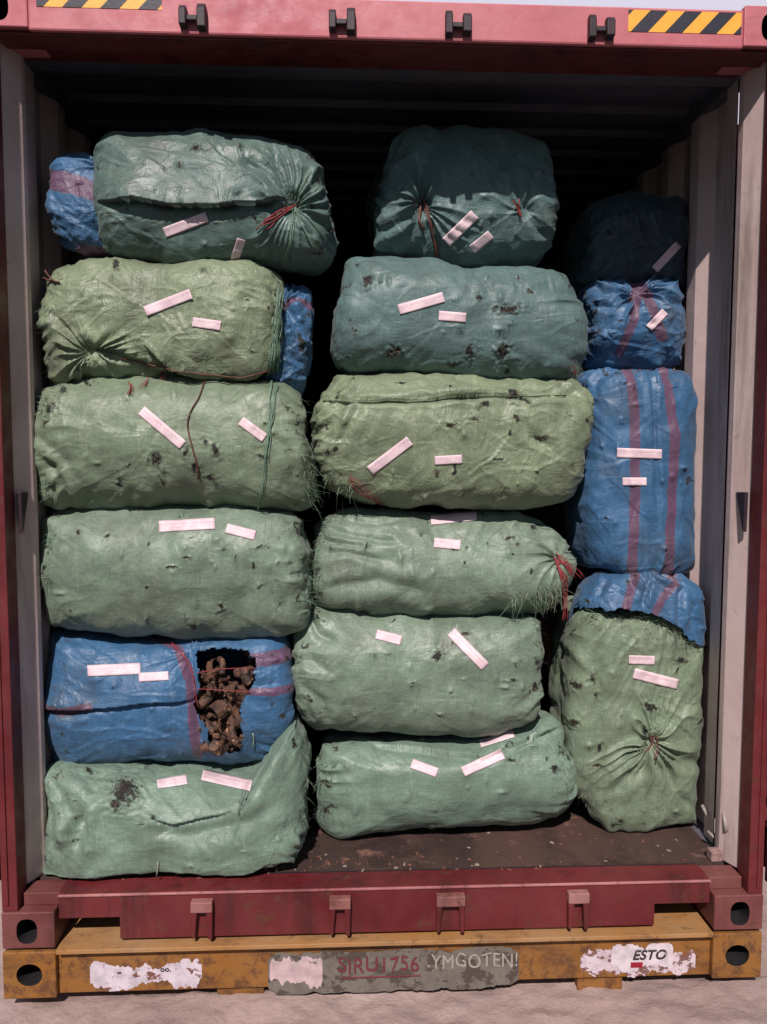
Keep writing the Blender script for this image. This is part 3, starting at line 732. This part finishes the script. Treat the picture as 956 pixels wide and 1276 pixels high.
def threads(name, sack, root, lines, mat, r=.0018, off=.003, jitter=0.0, copies=1, seed=0):
    rnd = random.Random(seed); m = MB()
    for line in lines:
        for c in range(copies):
            jx, jy = rnd.uniform(-jitter, jitter), rnd.uniform(-jitter, jitter)*.4; pts = []
            L = sum(math.hypot(line[i+1][0]-line[i][0], line[i+1][1]-line[i][1]) for i in range(len(line)-1)); n = max(4, int(L/5)); ph = rnd.random()*9
            for k in range(n+1):
                t = k/n*(len(line)-1); i = min(int(t), len(line)-2); f = t-i
                x = line[i][0]*(1-f)+line[i+1][0]*f+jx*(.3+k/n)+math.sin(k*.9+ph)*jitter*.25+rnd.uniform(-.4, .4); y = line[i][1]*(1-f)+line[i+1][1]*f+jy+rnd.uniform(-.3, .3)
                p = sack.hit(x, y, off+.004*abs(math.sin(k*.55+ph)), miss=False)
                if p is None: p = (pts[-1]+Vector(at(x, y, pts[-1].y))-Vector(at(*last, pts[-1].y))) if pts else Vector(at(x, y, sack.yc-.05))
                pts.append(p); last = (x, y)
            # loose thread: smooth the depth
            for _ in range(2): pts = [pts[0]]+[(pts[i-1]+pts[i]*2+pts[i+1])/4 for i in range(1, len(pts)-1)]+[pts[-1]]
            m.tube(pts, r, 5)
    return m.build(name, mat, root, smooth=True)

def fringe(sack, root, line, n, length, direction, mats, seed=0, r=.0009, spread=1.0, width=6.0):
    """frayed ends of weave: short bent fibres along a line"""
    rnd = random.Random(seed); m = MB(); D = Vector(direction).normalized()
    clumps = [(rnd.random(), rnd.gauss(0, .5), rnd.gauss(0, .5), rnd.uniform(.4, 1.9)) for _ in range(max(4, n//9))]
    for i in range(int(n*.5)):
        ck, ca, cb, cl = rnd.choice(clumps); t = min(.999, max(0, ck+rnd.gauss(0, .018)))*(len(line)-1); k = min(int(t), len(line)-2); f = t-k
        x = line[k][0]*(1-f)+line[k+1][0]*f+rnd.gauss(0, width*.5); y = line[k][1]*(1-f)+line[k+1][1]*f+rnd.gauss(0, width*.5)
        p = sack.hit(x, y, -.001, miss=False)
        if p is None: continue
        d = (D+Vector((ca+rnd.gauss(0, .30), rnd.gauss(-.2, .3), cb+rnd.gauss(0, .30)))*spread).normalized(); L = length*cl*rnd.uniform(.3, 1.1); c = Vector((rnd.gauss(0, .9), rnd.gauss(0, .4), -abs(rnd.gauss(.5, 1.1))))
        pts = [p+d*L*q+c*L*q*q*.6 for q in (0, .25, .5, .75, 1)]; m.tube(pts, r*rnd.uniform(.7, 1.6), 3, mi=rnd.randrange(len(mats)), taper=True)
    if m.v: return tag(m.build('frayed_fibres', mats, root), kind='stuff')

G_L = 'bales stacked in the left column'; G_M = 'bales stacked in the middle column'; G_R = 'bales stacked in the right column'
BALES = 'stuffed woven sack bales stacked in the container'
def bale(label, loc_px, y):
    p = at(*loc_px, y); r = empty('sack_bale', p); tag(r, label, 'bale', BALES); return r
def settle(root):
    for ch in root.children: ch.matrix_parent_inverse = Matrix.Translation(-Vector(root.location))

# --- left column, top to bottom
r = bale('dark teal bale topping the left stack, tied with red twine at its right end', (270, 330), .34)
s = Sack([(70,212),(80,194),(108,189),(140,192),(170,215),(185,260),(180,315),(150,326),(128,325),(106,320),(82,302),(71,262)], .34, .12, .2, S_BLUE, 'blue_sleeve', r, 1,
         stripes=[([(60,222),(100,232),(150,250)], 13), ([(104,310),(150,318)], 8)], ties=[(128,205,34,.022,9,.02)], crease=.9, endfold=.012, res=.9)
fringe(s, r, [(128,230),(128,300)], 60, .03, (1, -.4, -.2), [T_BLUE, T_RED, T_PALE], 4, width=8)
s = Sack([(128,186),(160,176),(230,170),(300,174),(360,186),(392,204),(405,235),(413,272),(410,312),(396,333),(330,334),(240,338),(180,330),(136,317),(128,290),(127,240)], .30, .15, .28, S_TEAL_DARK, 'sack', r, 2, cs=2.2,
         ties=[(366,256,46,.028,17,.035)], flaps=[([(356,244),(330,252),(270,257),(210,255),(170,250),(122,252)], .024, 34)], crease=0.5,
         stains=[(245,186,7),(398,312,4),(318,272,4)], grooves=[([(300,196),(330,212),(362,250)], .010, 6), ([(340,190),(352,220),(366,250)], .009, 5)])  # first stains entry is a dark spot near the bale's top edge
for q in ((205,290,258,270,13),(292,325,301,298,11)): paper(s, r, *q)
threads('twine_tie', s, r, [[(368,256),(345,268),(322,285)],[(366,258),(340,276),(330,283)],[(370,254),(350,262),(332,276)]], T_RED, .0017, .006, 2.0, 2, 3)
threads('twine_tie', s, r, [[(366,256),(378,232),(388,212)],[(366,256),(384,240),(398,236)],[(366,258),(390,278),(408,300)],[(366,256),(362,300),(352,330)],[(366,258),(380,290),(395,310)]], T_GREEN, .0014, .005, 3.0, 2, 5)
fringe(s, r, [(352,236),(370,262)], 60, .035, (.4, -.8, .3), [T_GREEN, T_DARK], 9, width=10)
fringe(s, r, [(130,190),(128,300)], 70, .018, (-1, -.3, .1), [T_GREEN, T_DARK, T_PALE], 10)
settle(r)

r = bale('yellow green bale with deep folds, second from top of the left stack', (205, 478), .36)
s = Sack([(330,362),(350,356),(384,361),(389,392),(387,440),(378,490),(350,492),(320,470),(315,400)], .36, .10, .2, S_BLUE, 'blue_sleeve', r, 3,
         stripes=[([(350,382),(372,372),(392,385)], 4)], ties=[(352,380,30,.02,9,.02)], stains=[(375,425,10)], crease=.9, res=.9)
s = Sack([(58,405),(62,366),(76,342),(120,328),(200,334),(300,330),(336,340),(350,366),(351,440),(340,472),(250,476),(150,478),(92,482),(66,482),(60,445)], .31, .16, .3, S_LIME, 'sack', r, 4, cs=2.2,
         ties=[(110,441,42,.030,15,.035)], flaps=[([(345,456),(300,468),(262,470),(212,454),(178,428)], .022, 26)], grooves=[([(108,440),(150,446),(200,470),(330,470)], .012, 5), ([(60,385),(90,420),(110,440)], .010, 6), ([(300,342),(338,350),(346,400)], .006, 4)],
         crease=0.8, lump=1.2, stains=[(145,334,6),(218,458,5),(308,373,4),(78,350,4)])
paper(s, r, 181,388,238,366,13, .004); paper(s, r, 240,401,275,406,12)
threads('loose_wire', s, r, [[(70,352),(62,345),(58,338)],[(75,352),(66,352),(57,348)]], T_BROWN, .003, .006, 1, 1, 2)
threads('loose_wire', s, r, [[(150,446),(200,456),(220,462),(300,470),(345,458)]], T_BROWN, .0022, .004, 1, 2, 5)
threads('hanging_strands', s, r, [[(343,362),(338,400),(341,440),(338,475),(334,500)],[(347,365),(343,410),(338,450),(336,490)],[(340,400),(335,450),(340,500)]], T_GREEN, .0014, .012, 5, 6, 6)
fringe(s, r, [(346,360),(350,460)], 150, .035, (.5, -.4, -.8), [T_GREEN, T_DARK, T_PALE], 12, width=8)
fringe(s, r, [(62,380),(60,470)], 70, .022, (-.8, -.3, -.5), [T_DARK, T_GREEN], 13)
settle(r)

r = bale('dull green bale with tears and a hanging brown wire, third in left stack', (215, 632), .34)
s = Sack([(42,560),(45,508),(60,482),(120,472),(200,474),(300,476),(355,478),(378,500),(386,560),(393,610),(382,636),(320,636),(240,630),(160,634),(90,630),(60,624),(45,600)], .30, .17, .3, S_GREEN, 'sack', r, 5, cs=2.1,
         stains=[(193,573,13),(200,598,9),(160,580,8),(232,563,9),(270,560,11),(262,595,7),(245,583,6),(255,550,7),(150,602,6),(330,567,6),(95,640,5),(66,510,8),(58,530,6),(80,488,7),(110,478,6)],
         crease=0.16, grooves=[([(48,565),(70,590),(88,628)], .016, 6), ([(52,590),(64,606),(70,626)], .012, 5), ([(46,540),(80,572),(110,630)], .007, 6), ([(330,540),(360,560),(372,600)], .006, 5)])
paper(s, r, 176,511,228,555,13); paper(s, r, 300,524,330,546,12)
threads('loose_wire', s, r, [[(257,472),(250,495),(238,512),(233,530),(240,558),(247,580),(248,596)]], T_BROWN, .0020, .004, 1, 2, 8)
threads('hanging_strands', s, r, [[(338,478),(336,520),(334,550),(330,600),(324,634)],[(344,480),(338,530),(333,570)]], T_GREEN, .0014, .007, 3, 3, 9)
tag(threads('red_threads', s, r, [[(160,478),(166,484),(160,492)],[(200,462),(205,474)],[(185,474),(178,484)]], T_RED, .0012, .006, 3, 3, 2), kind='stuff')
fringe(s, r, [(50,520),(60,490),(85,478),(125,474)], 170, .020, (-.5, -.6, .6), [T_DARK, T_GREEN, T_PALE], 14, width=9)
fringe(s, r, [(372,492),(382,560),(388,625)], 260, .028, (.8, -.5, .0), [T_DARK, T_GREEN, T_PALE], 15, width=10)
fringe(s, r, [(48,590),(70,625)], 50, .022, (-.5, -.6, -.6), [T_DARK, T_GREEN], 16, width=8)
settle(r)

r = bale('smooth grey green bale with small punctures lying on the torn blue bale', (220, 785), .36)
s = Sack([(57,680),(63,645),(110,630),(180,627),(260,626),(330,629),(375,640),(385,680),(385,755),(370,780),(290,792),(230,792),(160,788),(86,783),(66,765),(59,720)], .32, .18, .3, S_GREY_GREEN, 'sack', r, 6, cs=2.1,
         stains=[(174,634,6),(134,667,5),(187,677,5),(240,671,4),(215,708,5),(233,695,5),(323,681,8),(314,706,5),(345,702,4),(185,731,4),(275,758,5),(240,782,6),(100,662,4),(228,769,4),(370,660,8)], crease=0.1, lump=1.15)
paper(s, r, 198,656,268,652,14); paper(s, r, 282,658,318,667,12)
fringe(s, r, [(378,650),(386,700),(382,760)], 200, .026, (.9, -.5, 0), [T_DARK, T_GREEN], 17, width=8)
fringe(s, r, [(64,655),(60,700),(66,760)], 120, .020, (-.9, -.5, 0), [T_DARK, T_GREEN], 18, width=6)
settle(r)

r = bale('bright blue bale with a torn hole showing rusty scrap, fifth in the left stack', (200, 945), .36)
HOLE = [(246,812),(285,806),(312,812),(320,832),(316,848),(306,862),(302,900),(300,934),(284,940),(262,930),(255,905),(246,880),(246,840)]
s = Sack([(43,842),(54,803),(76,787),(150,790),(210,791),(260,788),(330,783),(358,794),(368,850),(362,900),(335,938),(300,952),(260,950),(230,947),(150,948),(76,950),(58,935),(46,885)], .34, .16, .3, S_BLUE, 'sack', r, 7, cs=2.3,
         hole=HOLE, stripes=[([(196,792),(222,808),(238,850),(240,900),(246,945)], 6), ([(372,806),(350,818),(312,824)], 9), ([(366,856),(340,862),(312,862)], 5), ([(45,874),(80,886),(112,880)], 6)],
         flaps=[([(246,872),(180,876),(110,883),(45,880)], .012, 24)], grooves=[([(58,885),(90,888),(110,884)], .010, 5), ([(216,798),(236,812),(244,870),(248,930)], .008, 5), ([(310,850),(325,856),(345,852)], .008, 5)],
         ties=[(240,812,34,.014,11,.01)], crease=0.5, stains=[(252,815,5)])
paper(s, r, 109,836,175,833,14); paper(s, r, 173,844,210,842,11)
threads('twine_tie', s, r, [[(246,838),(280,833),(318,832)],[(248,858),(280,860),(310,862)],[(212,800),(232,820),(246,850)],[(208,798),(240,830),(250,880)]], T_RED, .0014, .006, 2, 1, 5)
threads('loose_wire', s, r, [[(314,930),(317,920),(315,912)]], T_PALE, .0022, .005, 0, 1, 6)
fringe(s, r, [(246,815),(285,810),(312,814),(318,832),(305,862),(300,934)], 150, .016, (.1, -.8, -.3), [T_BLUE, T_DARK, T_RED], 19, width=3)
settle(r)

# rusty scrap inside the torn blue bale
def scrap():
    N = Nodes('rusty_scrap'); c = N.mix(N.ramp(N.noise(30, 5, .7), .35, .65), srgb(34, 24, 20), srgb(98, 68, 52)); c = N.mix(N.ramp(N.noise(38, 3), .60, .72), c, srgb(184, 134, 102))
    mat = N.done(c, .7, N.bump(N.noise(50, 5), .6, .006))
    m = MB(); rnd = random.Random(5)
    for k in range(125):
        px, py = rnd.uniform(250, 314), rnd.uniform(832, 938); y = rnd.uniform(.205, .31)
        if px > 303 and py > 856: continue
        c_ = Vector(at(px, py, y)); kind = rnd.random(); ax = Vector((rnd.gauss(0, 1), rnd.gauss(0, .8), rnd.gauss(0, 1))).normalized(); u = ax.orthogonal().normalized(); w = ax.cross(u)
        L = rnd.uniform(.025, .075); R_ = rnd.uniform(.007, .020)
        if kind < .38:                                     # bent pipe ends, open
            n = 14; pts = [c_+ax*L*(t-.5)*1.6+u*(L*.5)*math.sin(t*2.4) for t in (0, .25, .5, .75, 1)]
            m.tube(pts, R_, 10)
        elif kind < .72:                                   # curled strips
            V = []; n = 9; rr = R_*1.6
            for i in range(n):
                an = i/(n-1)*3.6; p = c_+u*rr*math.cos(an)+w*rr*math.sin(an)
                V += [p-ax*L*.35, p+ax*L*.35, p+ax*L*.35+(p-c_).normalized()*.003, p-ax*L*.35+(p-c_).normalized()*.003]
            m.add(V, [(4*i+a_, 4*i+4+a_, 4*i+4+(a_+1) % 4, 4*i+(a_+1) % 4) for i in range(n-1) for a_ in range(4)])
        else:                                              # crumpled lumps
            bm = bmesh.new(); bmesh.ops.create_icosphere(bm, subdivisions=2, radius=rnd.uniform(.012, .024))
            for v in bm.verts: v.co *= rnd.uniform(.72, 1.2); v.co.z *= .7
            bm.verts.index_update(); m.add([(v.co+c_)[:] for v in bm.verts], [[v.index for v in f.verts] for f in bm.faces]); bm.free()
    o = m.build('scrap_metal', mat); return o
tag(scrap(), 'rusty brown scrap pieces showing through the tear in the blue bale', 'scrap metal', kind='stuff')

r = bale('sea green bale with a ragged dark tear, at the bottom of the left stack', (210, 1075), .34)
s = Sack([(33,1045),(34,1000),(47,965),(70,952),(120,950),(200,955),(262,960),(310,962),(338,930),(356,905),(372,896),(379,925),(382,970),(378,1030),(362,1052),(300,1070),(200,1084),(100,1086),(52,1082),(38,1068)], .24, .17, .35, S_SEA, 'sack', r, 8, cs=2.4,
         stains=[(155,985,22),(146,1002,13),(190,1018,8),(175,1027,6),(300,1003,4),(110,960,8),(370,925,8)], flaps=[([(290,1012),(250,1020),(215,1028),(190,1020)], .008, 20)],
         grooves=[([(50,985),(62,1030),(58,1060)], .012, 7), ([(92,985),(100,1020),(84,1048)], .012, 7), ([(60,965),(84,1010),(102,1036),(92,1062)], .020, 9), ([(120,975),(105,1010),(98,1040)], .008, 6), ([(170,1034),(240,1040),(300,1026),(350,1000)], .010, 9)], crease=0.35, lump=1.2, center=(292, 1042))
paper(s, r, 196,977,233,971,12); paper(s, r, 252,965,313,979,14)
fringe(s, r, [(372,905),(381,960),(378,1030)], 170, .018, (.9, -.5, 0), [T_DARK, T_GREEN, T_PALE], 20, width=7)
threads('loose_wire', s, r, [[(197,1072),(198,1080),(196,1090)]], T_PALE, .0016, .004, 1, 2, 3)
settle(r)

# --- middle column
r = bale('teal bale half in shadow on top of the middle stack, rusty ties on its front', (575, 328), .46)
s = Sack([(464,300),(470,262),(480,215),(492,180),(520,166),(545,168),(600,163),(660,178),(682,215),(688,285),(680,325),(640,332),(560,330),(510,324),(470,318)], .50, .17, .35, S_TEAL, 'sack', r, 9, ce=6,
         ties=[(527,254,44,.030,11,.035),(655,262,34,.016,8,.012)], grooves=[([(527,190),(524,230),(530,255),(538,290),(548,325)], .018, 7), ([(470,290),(500,278),(526,256)], .010, 5), ([(485,310),(510,290),(528,262)], .010, 5), ([(655,250),(670,280),(682,300)], .012, 6)], crease=0.5,
         stains=[(592,274,5),(560,305,4)])
paper(s, r, 556,302,592,267,14); paper(s, r, 588,311,612,292,12)
threads('twine_tie', s, r, [[(526,246),(534,270),(540,300),(548,330)],[(530,248),(538,280),(545,310),(550,335)],[(524,252),(518,272),(526,286)]], T_BROWN, .0032, .006, 1.5, 2, 4)
threads('twine_tie', s, r, [[(641,249),(645,258),(648,272)],[(643,249),(648,262),(650,272)]], T_RED, .0022, .008, 1, 1, 4)
settle(r)
r = bale('unlit dark teal bale behind the topmost middle bale, barely visible in the dark', (520, 250), 1.2)
s = Sack([(470,290),(476,200),(492,150),(540,140),(620,146),(660,170),(668,250),(660,300)], 1.25, .2, .35, S_TEAL_DARK, 'sack', r, 31, res=.5)
settle(r)

r = bale('teal bale with rusty tears, second from top of the middle stack', (570, 470), .42)
s = Sack([(417,430),(421,380),(430,337),(452,319),(520,322),(590,330),(690,337),(712,362),(723,410),(719,462),(700,477),(600,475),(500,470),(430,464)], .40, .17, .32, S_TEAL, 'sack', r, 10, cs=2.1,
         stains=[(458,353,7),(487,440,15),(496,436,9),(565,451,7),(587,437,9),(625,437,13),(637,385,10),(641,392,6),(663,361,7),(620,384,5),(645,345,5),(596,372,6),(432,445,7),(628,460,5)], crease=0.3)
paper(s, r, 497,386,553,370,13); paper(s, r, 547,393,581,396,12)
fringe(s, r, [(717,455),(724,470)], 70, .03, (.8, -.6, 0), [T_PALE, T_RED, T_GREEN], 21, width=9)
fringe(s, r, [(478,440),(500,436)], 50, .014, (0, -1, -.4), [T_DARK], 23, width=8); fringe(s, r, [(620,432),(640,390)], 50, .012, (0, -1, -.4), [T_DARK], 24, width=8)
settle(r)

r = bale('crumpled yellow green bale with a dark seam along its top, third in the middle stack', (560, 628), .40)
s = Sack([(394,545),(404,500),(420,474),(445,463),(500,462),(570,466),(660,470),(708,480),(729,510),(724,570),(706,616),(662,630),(560,634),(480,630),(420,616),(400,590)], .37, .17, .32, S_LIME, 'sack', r, 11, cs=2.2,
         stains=[(438,470,7),(640,492,11),(643,520,13),(636,540,7),(590,522,8),(604,505,6),(545,590,8),(566,585,6),(620,572,6),(500,480,5),(676,545,9),(670,590,5),(560,530,7),(655,500,6)],
         grooves=[([(404,540),(420,510),(452,480)], .014, 6), ([(400,520),(418,495),(436,470)], .012, 5), ([(412,575),(440,520),(450,504)], .009, 6), ([(640,474),(670,486),(722,492)], .012, 5), ([(560,470),(600,480),(650,484)], .009, 5), ([(398,500),(450,500),(500,500),(560,497),(620,492),(700,494)], .009, 3.5), ([(400,560),(420,530),(432,500)], .010, 6), ([(640,510),(660,540),(690,560)], .008, 6)],
         flaps=[([(700,494),(620,492),(560,497),(500,500),(400,500)], .008, 16)], crease=0.62, lump=1.1)
paper(s, r, 461,587,511,549,13); paper(s, r, 542,574,576,572,11)
threads('seam_cord', s, r, [[(404,500),(450,501),(500,501),(560,498),(620,493),(705,494)]], T_DARK, .0022, .001, .5, 1, 7)
threads('red_threads', s, r, [[(436,594),(445,598),(455,610),(472,624)],[(437,600),(450,612),(482,628)],[(438,590),(436,600)]], T_RED, .0013, .006, 3, 2, 8)
fringe(s, r, [(402,590),(440,612)], 90, .02, (-.3, -.7, -.6), [T_DARK, T_GREEN, T_PALE], 25, width=8)
settle(r)

r = bale('rounded pale green bale with red threads at its right end, fourth in the middle stack', (550, 760), .44)
s = Sack([(389,735),(391,690),(401,652),(445,636),(540,640),(600,636),(652,642),(692,665),(710,690),(702,732),(684,762),(600,770),(520,766),(430,760),(394,755)], .42, .17, .3, S_GREY_GREEN, 'sack', r, 12, cs=2.05,
         stains=[(566,680,8),(607,678,5),(637,670,10),(646,680,7),(600,640,5),(666,656,5),(578,702,4),(480,640,8),(455,680,4),(642,690,4)],
         ties=[(700,695,46,.022,11,.015)], grooves=[([(406,655),(440,668),(500,676)], .007, 4), ([(400,690),(430,688),(480,700)], .005, 4), ([(420,645),(470,652),(505,648)], .006, 3), ([(398,672),(440,680),(470,682)], .006, 3), ([(400,735),(470,722),(540,738)], .010, 7)], crease=0.22, lump=1.1)
paper(s, r, 537,648,594,642,12, .004); paper(s, r, 541,676,574,679,12)
threads('red_threads', s, r, [[(692,690),(705,700),(712,716)],[(695,700),(706,720),(704,770)],[(690,694),(698,715),(700,745)],[(698,700),(712,708),(718,720)]], T_RED, .0013, .008, 5, 5, 9)
fringe(s, r, [(640,742),(690,740),(698,715)], 260, .030, (.4, -.5, -.8), [T_PALE, T_GREEN, T_PALE], 26, width=10)
fringe(s, r, [(398,660),(392,700),(396,745)], 160, .024, (-.9, -.5, 0), [T_DARK, T_GREEN], 27, width=8)
settle(r)

r = bale('flat topped grey green bale with a slanting label, fifth in the middle stack', (520, 908), .40)
s = Sack([(366,840),(368,790),(384,758),(430,753),(520,762),(600,768),(664,768),(673,786),(671,860),(660,896),(600,914),(520,912),(430,908),(385,902),(372,878)], .38, .17, .32, S_GREY_GREEN, 'sack', r, 13, cs=2.2, ce=6,
         stains=[(546,815,7),(505,766,4),(562,766,5),(580,790,6),(515,852,5),(490,772,4),(641,830,5),(641,850,4),(400,762,5)], grooves=[([(384,762),(396,790),(420,800)], .008, 5), ([(376,862),(384,888),(392,902)], .008, 5), ([(372,850),(400,875),(410,905)], .010, 6), ([(375,800),(395,830),(420,840)], .006, 6)], crease=0.14)
paper(s, r, 469,790,500,798,12); paper(s, r, 562,787,605,831,13)
fringe(s, r, [(668,775),(672,860)], 80, .016, (.9, -.5, 0), [T_DARK, T_GREEN], 28, width=6)
settle(r)

r = bale('sea green bale resting on the floor boards, bottom of the middle stack', (550, 1035), .48)
s = Sack([(395,965),(399,932),(412,921),(470,918),(550,918),(615,908),(660,896),(690,893),(702,920),(708,960),(702,1003),(645,1030),(545,1046),(470,1050),(420,1038),(399,1012)], .42, .17, .34, S_SEA, 'sack', r, 14, cs=2.1,
         stains=[(690,960,6),(640,946,5),(410,925,8),(700,940,6),(405,975,7)], flaps=[([(700,905),(660,920),(600,948),(530,940),(450,925)], .012, 20)] , crease=0.2)
paper(s, r, 513,951,545,963,12); paper(s, r, 577,962,627,939,13); paper(s, r, 598,926,640,913,11)
fringe(s, r, [(680,900),(704,930),(704,990)], 170, .020, (.8, -.6, .1), [T_DARK, T_GREEN, T_PALE], 29, width=9)
fringe(s, r, [(400,935),(402,1010)], 130, .018, (-.8, -.6, 0), [T_DARK, T_GREEN], 30, width=7)
settle(r)

# --- right column
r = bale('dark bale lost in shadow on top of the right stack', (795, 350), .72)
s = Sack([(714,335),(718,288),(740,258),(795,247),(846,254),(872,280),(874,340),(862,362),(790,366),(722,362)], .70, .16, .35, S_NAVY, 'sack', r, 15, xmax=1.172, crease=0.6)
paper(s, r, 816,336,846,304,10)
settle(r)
r = bale('small blue bale gathered with a red stripe, second from top of the right stack', (793, 465), .68)
s = Sack([(722,395),(724,356),(742,342),(800,342),(850,344),(865,356),(864,412),(852,452),(800,468),(742,464),(722,440)], .68, .19, .35, S_BLUE, 'sack', r, 16, cs=2.2,
         ties=[(795,360,56,.032,11,.03)], stripes=[([(797,345),(790,398),(772,440)], 6), ([(797,345),(812,380),(826,420)], 7)], grooves=[([(740,350),(752,366),(790,362)], .014, 6), ([(735,380),(765,382),(792,366)], .012, 5), ([(800,362),(830,372),(862,380)], .010, 5)], crease=0.6, stains=[(774,398,6)])
paper(s, r, 809,409,829,388,10)
settle(r)
r = bale('tall blue bale with two red stripes standing upright in the right stack', (790, 710), .52)
s = Sack([(716,640),(721,560),(722,500),(728,470),(762,459),(800,464),(846,461),(858,488),(866,560),(861,650),(851,706),(800,714),(750,712),(722,704)], .52, .17, .34, S_BLUE, 'sack', r, 17, upright=True, cs=2.7, ce=6,
         stripes=[([(770,440),(786,470),(792,520),(792,620),(787,720)], 6.5), ([(820,440),(834,480),(840,540),(839,620),(831,720)], 6)], grooves=[([(815,470),(817,540),(820,640)], .005, 3)], endfold=.010, crease=0.4, stains=[(860,600,5),(754,645,4),(828,685,5)])
paper(s, r, 769,564,825,566,12); paper(s, r, 776,600,806,600,10)
fringe(s, r, [(728,466),(850,462)], 90, .016, (0, -.3, 1), [T_BLUE, T_RED, T_PALE], 33, width=5)
settle(r)
r = bale('upright green bale with a blue striped hood, standing on the floor at bottom right', (795, 1025), .45)
s = Sack([(714,785),(716,760),(730,732),(752,713),(800,707),(850,714),(872,742),(884,800),(866,850),(745,850),(718,800)], .44, .146, .26, S_BLUE, 'blue_hood', r, 18, xmax=1.174, hole=[(680,772),(720,757),(760,760),(800,761),(832,769),(850,787),(868,801),(910,815),(910,1100),(680,1100)], upright=True, cs=2.5, ce=2.6,
         stripes=[([(796,700),(788,730),(778,765)], 6), ([(834,700),(843,726),(826,745),(815,770)], 5)], grooves=[([(760,715),(745,745)], .008, 4), ([(812,712),(800,755)], .008, 4), ([(850,730),(845,780)], .010, 4), ([(866,750),(862,790)], .008, 4)], endfold=.016, crease=.7)
s = Sack([(699,900),(702,850),(705,800),(712,772),(726,760),(760,757),(800,757),(832,764),(850,782),(868,796),(882,806),(883,900),(880,980),(872,1026),(820,1035),(770,1033),(732,1004),(706,965)], .45, .14, .34, S_GREEN, 'sack', r, 19, xmax=1.174, upright=True, cs=3.6, ce=7,
         stains=[(850,822,6),(846,838,5),(808,880,10),(814,884,6),(803,911,6),(738,846,6),(718,852,7),(746,870,5),(712,862,7),(716,900,7),(748,930,8),(745,956,7),(868,900,6)],
         ties=[(814,925,48,.030,17,.035)], grooves=[([(745,800),(745,900),(750,980)], .008, 7), ([(836,780),(826,830),(818,880)], .005, 3), ([(770,945),(800,935),(814,925)], .010, 5), ([(818,925),(850,950),(875,950)], .010, 6), ([(760,990),(795,960),(814,930)], .012, 6), ([(816,930),(840,980),(860,1010)], .012, 6)], crease=0.45, lump=1.1)
paper(s, r, 784,822,816,823,11); paper(s, r, 790,839,845,853,13)
threads('twine_tie', s, r, [[(812,916),(816,930),(820,945)],[(815,916),(812,932),(806,940)],[(818,920),(822,934),(816,950)]], T_BROWN, .0020, .008, 2, 2, 3)
fringe(s, r, [(716,770),(760,768),(800,769),(832,778),(848,796),(868,812)], 520, .030, (.0, -.75, .75), [T_GREEN, T_DARK, T_PALE], 34, width=5)
fringe(s, r, [(706,960),(735,1005)], 60, .02, (-.6, -.6, -.3), [T_DARK, T_PALE], 35, width=7)
settle(r)

# loose debris on the floor boards
m = MB(); rnd = random.Random(3)
for k in range(110):
    x = rnd.uniform(-.9, 1.12); y = .10+abs(rnd.gauss(0, .14)); z = ZF; a_ = rnd.random()*6.3; L = rnd.uniform(.002, .009); w = L*rnd.uniform(.15, .6)
    c, q = math.cos(a_), math.sin(a_); hh = rnd.uniform(.001, .005)
    P4 = [(x+c*L-q*w, y+q*L+c*w), (x-c*L-q*w, y-q*L+c*w), (x-c*L+q*w, y-q*L-c*w), (x+c*L+q*w, y+q*L-c*w)]
    m.add([(p[0], p[1], z) for p in P4]+[(x+(p[0]-x)*.6, y+(p[1]-y)*.6, z+hh) for p in P4], [(4, 5, 6, 7), (0, 1, 5, 4), (1, 2, 6, 5), (2, 3, 7, 6), (3, 0, 4, 7)], rnd.choice((0, 0, 0, 1)))
tag(m.build('floor_debris', [simple_mat('brown_crumbs', srgb(120, 78, 62), .8), simple_mat('grey_crumbs', srgb(150, 136, 124), .8), T_DARK]), 'dirt crumbs and chips scattered over the container floor', 'debris', kind='stuff')
